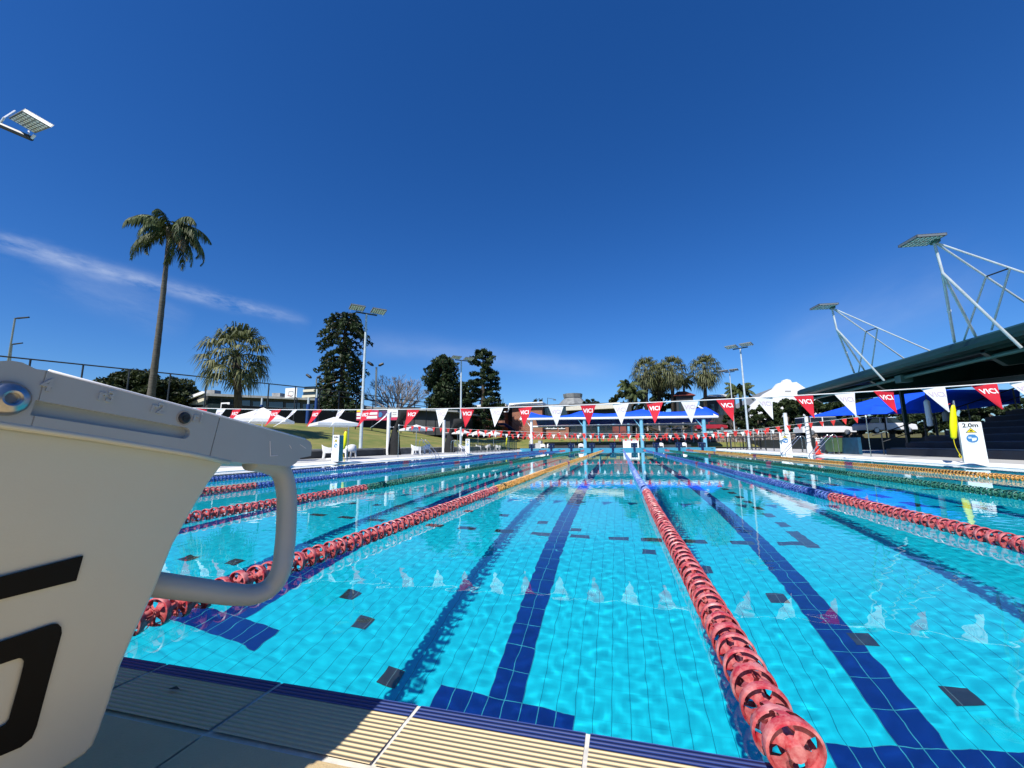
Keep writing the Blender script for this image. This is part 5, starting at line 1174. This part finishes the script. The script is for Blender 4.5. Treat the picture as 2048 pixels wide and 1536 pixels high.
# people
def person(p, h, rz, mt, label):
    t = empty('person', p, rz, label=label, cat='person')
    me = bpy.data.meshes.new('body'); J = [(0, 0, .52), (0, 0, .66), (0, 0, .8), (0, .01, .86), (0, .01, .93), (.055, 0, .5), (.06, .01, .27), (.06, 0, .03), (-.055, 0, .5), (-.06, -.02, .27), (-.06, 0, .03), (.11, 0, .8), (.14, .03, .64), (.12, .1, .5), (-.11, 0, .8), (-.15, .0, .64), (-.14, .05, .48), (.06, -.06, .01), (-.06, -.06, .01)]
    Rr = [.075, .065, .075, .03, .055, .05, .034, .022, .05, .034, .022, .032, .024, .018, .032, .024, .018, .018, .018]
    E_ = [(0, 1), (1, 2), (2, 3), (3, 4), (0, 5), (5, 6), (6, 7), (0, 8), (8, 9), (9, 10), (2, 11), (11, 12), (12, 13), (2, 14), (14, 15), (15, 16), (7, 17), (10, 18)]
    me.from_pydata([tuple(c*h for c in j) for j in J], E_, []); o = bpy.data.objects.new('body', me); COL.objects.link(o); o.parent = t
    md = o.modifiers.new('skin', 'SKIN'); 
    for i, r in enumerate(Rr): me.skin_vertices[0].data[i].radius = (r*h, r*h*.8)
    me.skin_vertices[0].data[0].use_root = True; o.modifiers.new('sub', 'SUBSURF').levels = 1; o.modifiers['sub'].render_levels = 1
    bake(o); o.data.materials.clear(); o.data.materials.append(m_skin); o.data.materials.append(mt); o.data.materials.append(m_darkmetal)
    for q in o.data.polygons:
        z = q.center.z/h; q.material_index = 1 if .55 < z < .84 and abs(q.center.x) < .13*h else (2 if .25 < z <= .55 and abs(q.center.x) < .11*h else 0)
        q.use_smooth = True
    mb = MB(); mb.lathe([(.0, .985*h), (.03*h, .975*h), (.054*h, .95*h), (.052*h, .915*h), (.03*h, .9*h)], c=(0, .012*h, 0), n=10); mb.build('hair', m_black, t, smooth=True)
if 'skin_vertices' or True:
    p = ony(1161, 873, 68); person((p.x, 68, terr(p.x, 68)), 1.7, .2, m_whitecloth, 'small distant person in a white shirt under the canopy, left of a column')
    p = ony(1119, 872, 70); person((p.x, 70, terr(p.x, 70)), 1.7, 2.9, m_cream, 'small distant person in beige before the brick wall')

t = empty('kiosk_building', tuple(ony(1262, 885, 78)), label='low dark pavilion with pale columns in the shade behind the blue canopy', cat='building')
_a, _b = ony(1262, 880, 78), ony(1405, 880, 78); _w = _b.x-_a.x
mb = MB(); mb.bb((0, 0, -1), (_w, 8, 4.1)); mb.build('wall', m_darkwall, t)
mb = MB(); mb.bb((-.3, -.6, 4.1), (_w+.3, 8.3, 4.35)); mb.build('roof', m_greyroof, t)
for k in range(6): mb = MB(); mb.bb((_w*(k+.5)/6-.14, -.5, -.6), (_w*(k+.5)/6+.14, -.25, 4.095)); mb.build('column', m_greycourt, t)
for k in range(5): mb = MB(); mb.bb((_w*(k+.7)/6, -.05, .6), (_w*(k+1.2)/6, -.003, 2.6)); mb.build('window', m_glass, t)
# ------------------------------------------------------------------ vegetation
m_leaf_pine = leafmat('dark_pine_leaves', (.012, .026, .01), (.045, .07, .025), .5)
m_leaf_fig = leafmat('fig_leaves', (.012, .024, .008), (.055, .07, .022), .4)
m_leaf_palm = leafmat('palm_leaves', (.03, .05, .018), (.12, .15, .05), 1.2)
m_leaf_palm2 = leafmat('grey_green_fan_leaves', (.04, .055, .022), (.19, .2, .085), 1.5)
m_leaf_hedge = leafmat('broad_tree_leaves', (.014, .03, .01), (.06, .085, .028), .45)
m_deadfrond = leafmat('dead_brown_fronds', (.16, .09, .04), (.3, .2, .1), 1.5)
def leafcards(C, size, rs, flat=.0, asp=1.8):
    """one small pointed leaf quad at every centre"""
    n = len(C); a = rs.normal(size=(n, 3)); a /= np.linalg.norm(a, axis=1)[:, None]
    b = rs.normal(size=(n, 3)); b[:, 2] *= (1-flat); b -= a*np.sum(a*b, 1)[:, None]; b /= np.linalg.norm(b, axis=1)[:, None]
    s = size*rs.uniform(.6, 1.3, (n, 1))
    V = np.stack([C-a*s*asp/2, C+b*s*.5, C+a*s*asp/2, C-b*s*.5], 1).reshape(-1, 3)
    return V, np.arange(n*4).reshape(n, 4)
def inball(n, rs): 
    p = rs.normal(size=(n, 3)); p /= np.linalg.norm(p, axis=1)[:, None]; return p*rs.uniform(.35, 1, (n, 1))**.5
def put(name, V, F, m, par): return npmesh(name, V, F, m, par)
def basept(u, v, Z): return at(u, v, Z)
def tree_blob(u, vt, vb, wpx, Z, label, m=m_leaf_fig, seed=1, nb=60, per=150, leaf=.32, trunk_h=.25, shape='round', lobes=1.0, group='trees around the pool grounds', name='tree'):
    rs = np.random.RandomState(seed); top = at(u, vt, Z); bot = at(u, vb, Z); H = top.z-bot.z; W = wpx*Z/FPX/2
    t = empty(name, (bot.x, bot.y, bot.z), label=label, cat='tree', group=group)
    C = []
    for k in range(nb):
        q = rs.uniform(0, 1); a = rs.uniform(0, 6.28)
        z = trunk_h+(1-trunk_h)*q
        if shape == 'round': r = math.sqrt(max(.02, 1-(2*max(0, q-.1)/.9*1-1)**2*.9)) if q > .45 else .93
        elif shape == 'cone': r = 1-.75*q
        r = r*W*rs.uniform(.45, .95)
        c = np.array([r*math.cos(a), r*math.sin(a), H*z*.94]); s = rs.uniform(.12, .24)*min(W*1.4, H*.5)*lobes
        C.append(c+inball(per, rs)*np.array([s, s, s*.7]))
    C = np.concatenate(C); V, F = leafcards(C, leaf, rs, .3); put('crown', V, F, m, t)
    mb = MB(); mb.tube([(0, 0, -.5), (.1, 0, H*.3), (0, .1, H*.6)], [W*.09+.08, W*.07+.05, .06], 8)
    for k in range(5): a = k*1.3+seed; mb.tube([(0, 0, H*trunk_h*.7), (W*.3*math.cos(a), W*.3*math.sin(a), H*.5), (W*.6*math.cos(a), W*.6*math.sin(a), H*.68)], [W*.05+.03, W*.035+.02, .03], 6)
    mb.build('trunk', m_trunkd, t, smooth=True); return t
def tufted(u, vt, vb, Z, prof, label, seed, leaf=.3, droop=.35, tiers=22, nbr=9, per=60, tuft=.55, m=m_leaf_pine, gap=0.1, tier_gap=(), name='layered_pine', inner=.35):
    """whorled branches ending in drooping tufts; prof: half width in px against height 0..1"""
    rs = np.random.RandomState(seed); top = at(u, vt, Z); bot = at(u, vb, Z); H = top.z-bot.z
    t = empty(name, (bot.x, bot.y, bot.z), label=label, cat='tree', group='tall dark pines')
    pr = sorted(prof); br = MB(); C = []
    for k in range(tiers):
        q = (k+.5)/tiers; hw = np.interp(q, [a for a, b in pr], [b for a, b in pr])*Z/FPX
        if any(a < q < b for a, b in tier_gap): hw *= .55
        for j in range(nbr):
            if rs.rand() < gap: continue
            a = 2*PI*(j+rs.rand()*.9)/nbr; L_ = hw*rs.uniform(.72, 1.08); z0 = H*q
            n = max(3, int(L_/.45)); lift = H*.012*rs.uniform(-1, 1)+L_*.22*(q-.25)
            P = []
            for i in range(n+1):
                s = i/n; P.append(np.array([L_*s*math.cos(a), L_*s*math.sin(a), z0+lift*math.sin(s*1.6)-droop*L_*s**2.2]))
            br.tube([tuple(p) for p in P], [.06+.02*L_*(1-i/n) if i < n else .02 for i in range(n+1)], 4, cap=False)
            for i in range(1, n+1):
                s = i/n
                if s < inner and rs.rand() < .7: continue
                cnt = int(per*(.35+.9*s)); r_ = tuft*(.55+.6*s)
                C.append(P[i]+inball(cnt, rs)*np.array([r_, r_, r_*.75])+np.array([0, 0, -.15*r_]))
    C.append(np.array([0, 0, H*.985])+inball(per*4, rs)*tuft*1.3)
    C = np.concatenate(C); V, F = leafcards(C, leaf, rs, .2, 2.4); put('crown', V, F, m, t)
    br.tube([(0, 0, -.5), (0, 0, H*.5), (0, 0, H*.97)], [.5, .3, .08], 10); br.build('trunk', m_trunkd, t, fix=False); return t
tufted(680, 616, 838, 58, [(0, 40), (.1, 46), (.25, 47), (.4, 44), (.55, 46), (.62, 42), (.68, 38), (.74, 47), (.82, 48), (.9, 45), (.96, 34), (1, 16)], 'tall dark bunya pine with domed top left of the nearest light pole', 11, leaf=.27, tiers=22, nbr=8, per=13, tuft=.38, droop=.46, tier_gap=((.63, .69),), gap=.12, inner=.5)
tufted(884, 710, 850, 68, [(0, 26), (.2, 32), (.45, 31), (.6, 33), (.8, 36), (.92, 30), (1, 14)], 'dark dome-topped pine left of the second light pole', 23, leaf=.28, tiers=18, nbr=8, per=22, tuft=.55, droop=.4, inner=.3)
tufted(966, 696, 860, 66, [(0, 36), (.15, 40), (.35, 38), (.5, 33), (.6, 38), (.72, 27), (.84, 27), (.93, 18), (1, 8)], 'ragged dark pine with separate round tufts right of the second light pole', 31, leaf=.27, tiers=15, nbr=7, per=34, tuft=.42, droop=.0, gap=.2, inner=.5)
tufted(922, 768, 858, 74, [(0, 22), (.4, 22), (.8, 15), (1, 5)], 'lower dark pine filling the gap between the two pines', 37, leaf=.3, tiers=10, nbr=7, per=28, tuft=.6, droop=.2)
tree_blob(287, 748, 830, 178, 66, 'broad dark fig tree behind the tall palm trunk', seed=3, nb=110, per=330, leaf=.3, trunk_h=.05, lobes=2.3)
# bare tree
def bare(u, vt, vb, wpx, Z, label, seed):
    rnd = random.Random(seed); top = at(u, vt, Z); bot = at(u, vb, Z); H = top.z-bot.z; W = wpx*Z/FPX/2
    t = empty('bare_tree', (bot.x, bot.y, bot.z), label=label, cat='tree'); mb = MB()
    def grow(p, d, L_, r, n):
        q = p+d*L_; mid_ = p.lerp(q, .5)+Vector((rnd.uniform(-1, 1), rnd.uniform(-1, 1), rnd.uniform(-.4, .6)))*L_*.06
        mb.tube([p, mid_, q], [r, r*.85, r*.68], 5 if n > 2 else 3, cap=False)
        if n == 0: return
        for k in range(rnd.choice((2, 3, 3)) if n > 1 else 3):
            nd = (d+Vector((rnd.uniform(-1, 1), rnd.uniform(-1, 1), rnd.uniform(-.25, .6)))*(.42 if n > 3 else .62)).normalized()
            grow(q, nd, L_*rnd.uniform(.6, .82), r*.64, n-1)
    for k in range(13):
        a = 2.4*k+rnd.uniform(-.3, .3); sp_ = 1.5 if k < 8 else .6; grow(Vector((0, 0, H*.12)), Vector((math.cos(a)*sp_, math.sin(a)*sp_, rnd.uniform(.75, 1.1))).normalized(), W*.33 if k < 8 else H*.3, .15, 5)
    tr = MB(); tr.tube([(0, 0, -.5), (0, 0, H*.13)], [.4, .3], 10); tr.build('trunk', m_twig, t)
    n_ = len(mb.v); mb.build('branches', m_twig, t, fix=False); return t
bare(792, 752, 842, 150, 62, 'leafless grey tree spreading between the two dark pines', 9)

# palms
def frond(rs, az, el, L_, ll, n=32, droop=1.0, wid=.05, hang=.5, curve=None):
    """pinnate frond: returns leaflet quads and the rachis"""
    V = []; F = []; P = []
    d = np.array([math.cos(az)*math.cos(el), math.sin(az)*math.cos(el), math.sin(el)]); p = np.zeros(3); st = L_/n; e = el
    side = np.array([-math.sin(az), math.cos(az), 0])
    for i in range(n+1):
        s = i/n; P.append(p.copy()); e = el-droop*(s**1.25)*(1.9); d = np.array([math.cos(az)*math.cos(e), math.sin(az)*math.cos(e), math.sin(e)]); p = p+d*st
        if s < .1: continue
        l = ll*(math.sin(PI*min(1, .12+s*.86)))**.6*rs.uniform(.8, 1.1)
        for sg in (-1, 1):
            for _ in range(2):
                out = side*sg*rs.uniform(.5, 1)+d*.5+np.array([0, 0, -hang*rs.uniform(.5, 1.5)]); out /= np.linalg.norm(out)
                w = d*wid*rs.uniform(.7, 1.2); b = len(V); q0 = P[-1]+d*rs.uniform(-.5, .5)*st; mid_ = q0+out*l*.5; end = q0+out*l*.8+np.array([0, 0, -l*.25*(1+hang)])
                V += [q0-w*.4, q0+w*.4, mid_+w*.6, mid_-w*.6, end+w*.05, end-w*.05]; F += [(b, b+1, b+2, b+3), (b+3, b+2, b+4, b+5)]
    return V, F, P
def palm(u, vt, vb, ub, Z, label, seed, nf=22, L_=3.2, ll=.6, hang=.7, droop=1.0, r0=.25, r1=.14, m=m_leaf_palm, ring=False, elr=(-.5, 1.25), dead=0, cat='palm tree', spear=1, wid=.05, group='palm trees around the pool', specials=()):
    rs = np.random.RandomState(seed); top = at(u, vt, Z); bot = at(ub, vb, Z)
    t = empty('palm_tree', (bot.x, bot.y, bot.z), label=label, cat=cat, group=group)
    T = np.array(top)-np.array(bot); V = []; F = []; V2 = []; F2 = []; ra = MB()
    spec = [(2*PI*(k*.381966), elr[0]+(elr[1]-elr[0])*((k+.5)/nf)**.85, L_*rs.uniform(.85, 1.1)) for k in range(nf)]+list(specials)
    for k, (az, el, l_) in enumerate(spec):
        v, f, P = frond(rs, az+rs.uniform(-.3, .3) if k < nf else az, el, l_, ll, droop=droop*rs.uniform(.8, 1.15)*(1.0 if el > .2 else .75), hang=hang, wid=wid)
        tv, tf = (V2, F2) if k < dead else (V, F)
        b = len(tv); tv += [x+T for x in v]; tf += [tuple(i+b for i in q) for q in f]
        ra.tube([tuple(p+T) for p in P[::3]], [.035*(1-.8*i/len(P[::3])) for i in range(len(P[::3]))], 4, cap=False)
    put('crown', np.array(V), np.array(F), m, t)
    if V2: put('dead_fronds', np.array(V2), np.array(F2), m_deadfrond, t)
    ra.build('frond_stalks', m_leaf_palm, t, fix=False)
    mb = MB(); n = 26; pts = []; rr_ = []
    for i in range(n+1):
        s = i/n; bend = math.sin(s*PI)*.012*np.linalg.norm(T); pts.append((T[0]*s+bend*.5, T[1]*s, T[2]*s-(.4 if i == 0 else 0))); rr_.append(r0+(r1-r0)*min(1, s*1.15)+(.25*r0 if i == 0 else 0)+.012*(i % 2))
    mb.tube(pts, rr_, 12); mb.lathe([(r1, -.5), (r1*1.7, -.1), (r1*1.2, .35), (0, .5)], c=tuple(T), n=10); mb.build('trunk', m_trunk, t, smooth=True); return t
side = math.atan2(CR[1], CR[0])   # azimuth of the picture's right
palm(339, 462, 800, 301, 25.5, 'very tall slender palm with arching feathery crown on the left', 5, nf=15, L_=2.85, ll=.66, hang=1.05, droop=1.3, r0=.2, r1=.11, elr=(-.1, 1.3), dead=1, wid=.07,
     specials=((side+.1, -.35, 2.9), (side-.4, -.75, 2.5), (side+PI-.1, .05, 3.3), (side+PI+.35, -.1, 2.9), (side+.3, .3, 2.9)))
def fanpalm(u, vt, vb, ub, Z, label, seed, nf=34, pet=1.5, fr=1.1, droop=.6, r0=.3, r1=.28, m=m_leaf_palm2, elr=(-.9, 1.4), skirt=0, group='palm trees around the pool', segs=18, hangl=.55):
    rs = np.random.RandomState(seed); top = at(u, vt, Z); bot = at(ub, vb, Z)
    t = empty('fan_palm', (bot.x, bot.y, bot.z), label=label, cat='palm tree', group=group); T = np.array(top)-np.array(bot); V = []; F = []; V2 = []; F2 = []; st = MB()
    for k in range(nf+skirt):
        az = 2*PI*k*.381966+rs.uniform(-.2, .2); isd = k >= nf
        el = elr[0]+(elr[1]-elr[0])*(k+.5)/nf if not isd else rs.uniform(-1.4, -1.0)
        L_ = pet*rs.uniform(.8, 1.15)*(1 if not isd else .6); d = np.array([math.cos(az)*math.cos(el), math.sin(az)*math.cos(el), math.sin(el)]); hub = T+d*L_+np.array([0, 0, -L_*droop*.35*(1-math.sin(max(el, 0)))]) 
        d2 = d+np.array([0, 0, -droop*.5]); d2 /= np.linalg.norm(d2); side_ = np.array([-math.sin(az), math.cos(az), 0]); nrm = np.cross(d2, side_)
        st.tube([tuple(T), tuple(T+d*L_*.55), tuple(hub)], [.03, .025, .018], 4, cap=False)
        for j in range(segs):
            a = (j/(segs-1)-.5)*3.7+rs.uniform(-.05, .05); o = d2*math.cos(a)+side_*math.sin(a)+nrm*rs.uniform(-.12, .12); l = fr*rs.uniform(.75, 1.1)*(1-.25*abs(a)/1.9); w = np.cross(o, nrm)*.045*fr
            mid_ = hub+o*l*.55; end = hub+o*l*.85+np.array([0, 0, -l*hangl*rs.uniform(.6, 1.3)]); tv, tf = (V2, F2) if isd else (V, F); b = len(tv)
            tv += [hub-w*.3, hub+w*.3, mid_+w, mid_-w, end+w*.15, end-w*.15]; tf += [(b, b+1, b+2, b+3), (b+3, b+2, b+4, b+5)]
    put('crown', np.array(V), np.array(F), m, t)
    if V2: put('dead_skirt', np.array(V2), np.array(F2), m_deadfrond, t)
    st.build('frond_stalks', m_leaf_palm2, t, fix=False)
    mb = MB(); mb.tube([(0, 0, -.4), tuple(T*.5), tuple(T)], [r0*1.15, r0, r1], 12); mb.build('trunk', m_trunkd, t, smooth=True); return t
fanpalm(473, 712, 840, 478, 27, 'squat fan palm with drooping grey-green crown right of the tall palm', 3, nf=50, pet=1.45, fr=1.15, droop=.8, r0=.22, r1=.24, hangl=.5, elr=(-.75, 1.45), segs=20)
for k, (u, vt, Z, lb) in enumerate(((1291, 742, 84, 'left washingtonia palm of the cluster behind the blue canopy'), (1317, 752, 88, 'shorter shaggy palm in the middle of the cluster'), (1344, 740, 82, 'right-hand tall palm of the cluster behind the blue canopy'), (1409, 738, 80, 'lone tall shaggy palm right of the palm cluster'))):
    fanpalm(u, vt, 850, u+3, Z, lb, 40+k, nf=60, pet=2.1, fr=1.9, droop=.7, r0=.35, r1=.3, m=m_leaf_palm2, elr=(-1.3, 1.4), skirt=34, segs=14)
palm(1258, 772, 850, 1262, 80, 'low feathery palm at the left side of the palm cluster', 61, nf=18, L_=2.6, ll=.8, r0=.25, r1=.2, droop=.9, wid=.1)
palm(1272, 788, 850, 1274, 78, 'short feathery palm in front of the left cluster', 62, nf=16, L_=2.4, ll=.8, r0=.25, r1=.2, droop=.9, wid=.1)
palm(1368, 764, 850, 1366, 84, 'feathery palm tucked right of the tall cluster', 63, nf=14, L_=2.4, ll=.8, r0=.25, r1=.2, droop=.9, wid=.1)
palm(1479, 782, 868, 1487, 66, 'feathery palm with pale trunk beside the right light pole', 64, nf=19, L_=2.7, ll=.75, r0=.24, r1=.2, droop=.85, elr=(-.2, 1.3), wid=.1)
tree_blob(1254, 778, 848, 80, 86, 'low round bush at the left foot of the palm cluster', m_leaf_fig, 71, 30, 110, .4, .05)
tree_blob(1310, 772, 850, 120, 92, 'dense shrubbery under the palm cluster', m_leaf_fig, 72, 45, 110, .45, .05)
tree_blob(1183, 798, 815, 40, 96, 'small bush peeking above the cream parapet', m_leaf_hedge, 73, 14, 80, .4, .02)
tree_blob(1430, 800, 862, 80, 90, 'dark shrub mass behind the dark red house', m_leaf_fig, 74, 30, 110, .45, .05)
for k, (u, vt, vb, w, Z, lb) in enumerate(((1520, 806, 880, 95, 62, 'dark tree between the light pole and the stout white post'), (1582, 797, 880, 100, 60, 'dense dark tree below the white gable'), (1645, 788, 880, 110, 56, 'broad dark tree behind the cord-wrapped white post'), (1715, 792, 882, 110, 54, 'dark tree behind the tip of the blue sail'), (1785, 806, 882, 100, 50, 'brownish green tree under the blue sail'), (1850, 822, 880, 90, 50, 'leafy tree seen behind the grandstand column'), (1925, 806, 872, 110, 52, 'leafy tree seen past the end of the benches'), (2010, 790, 872, 130, 50, 'tree behind the right end of the blue sail'))):
    tree_blob(u, vt, vb, w, Z, lb, m_leaf_hedge, 80+k, 62, 150, .26, .28, lobes=.95)
tree_blob(1700, 782, 830, 60, 100, 'distant reddish tree top beside the grandstand roof', m_leaf_palm, 95, 20, 80, .5, .1)
tree_blob(1335, 838, 882, 170, 71, 'dark shrub mass in the shade beneath the blue canopy', m_leaf_fig, 98, 40, 90, .3, .02)
tree_blob(1470, 826, 872, 60, 78, 'small dark tree behind the pipe railing', m_leaf_hedge, 96, 24, 100, .35, .1)
tree_blob(1075, 800, 812, 30, 92, 'small dark shrub on the roof line of the brick building', m_leaf_fig, 97, 10, 60, .4, .02)
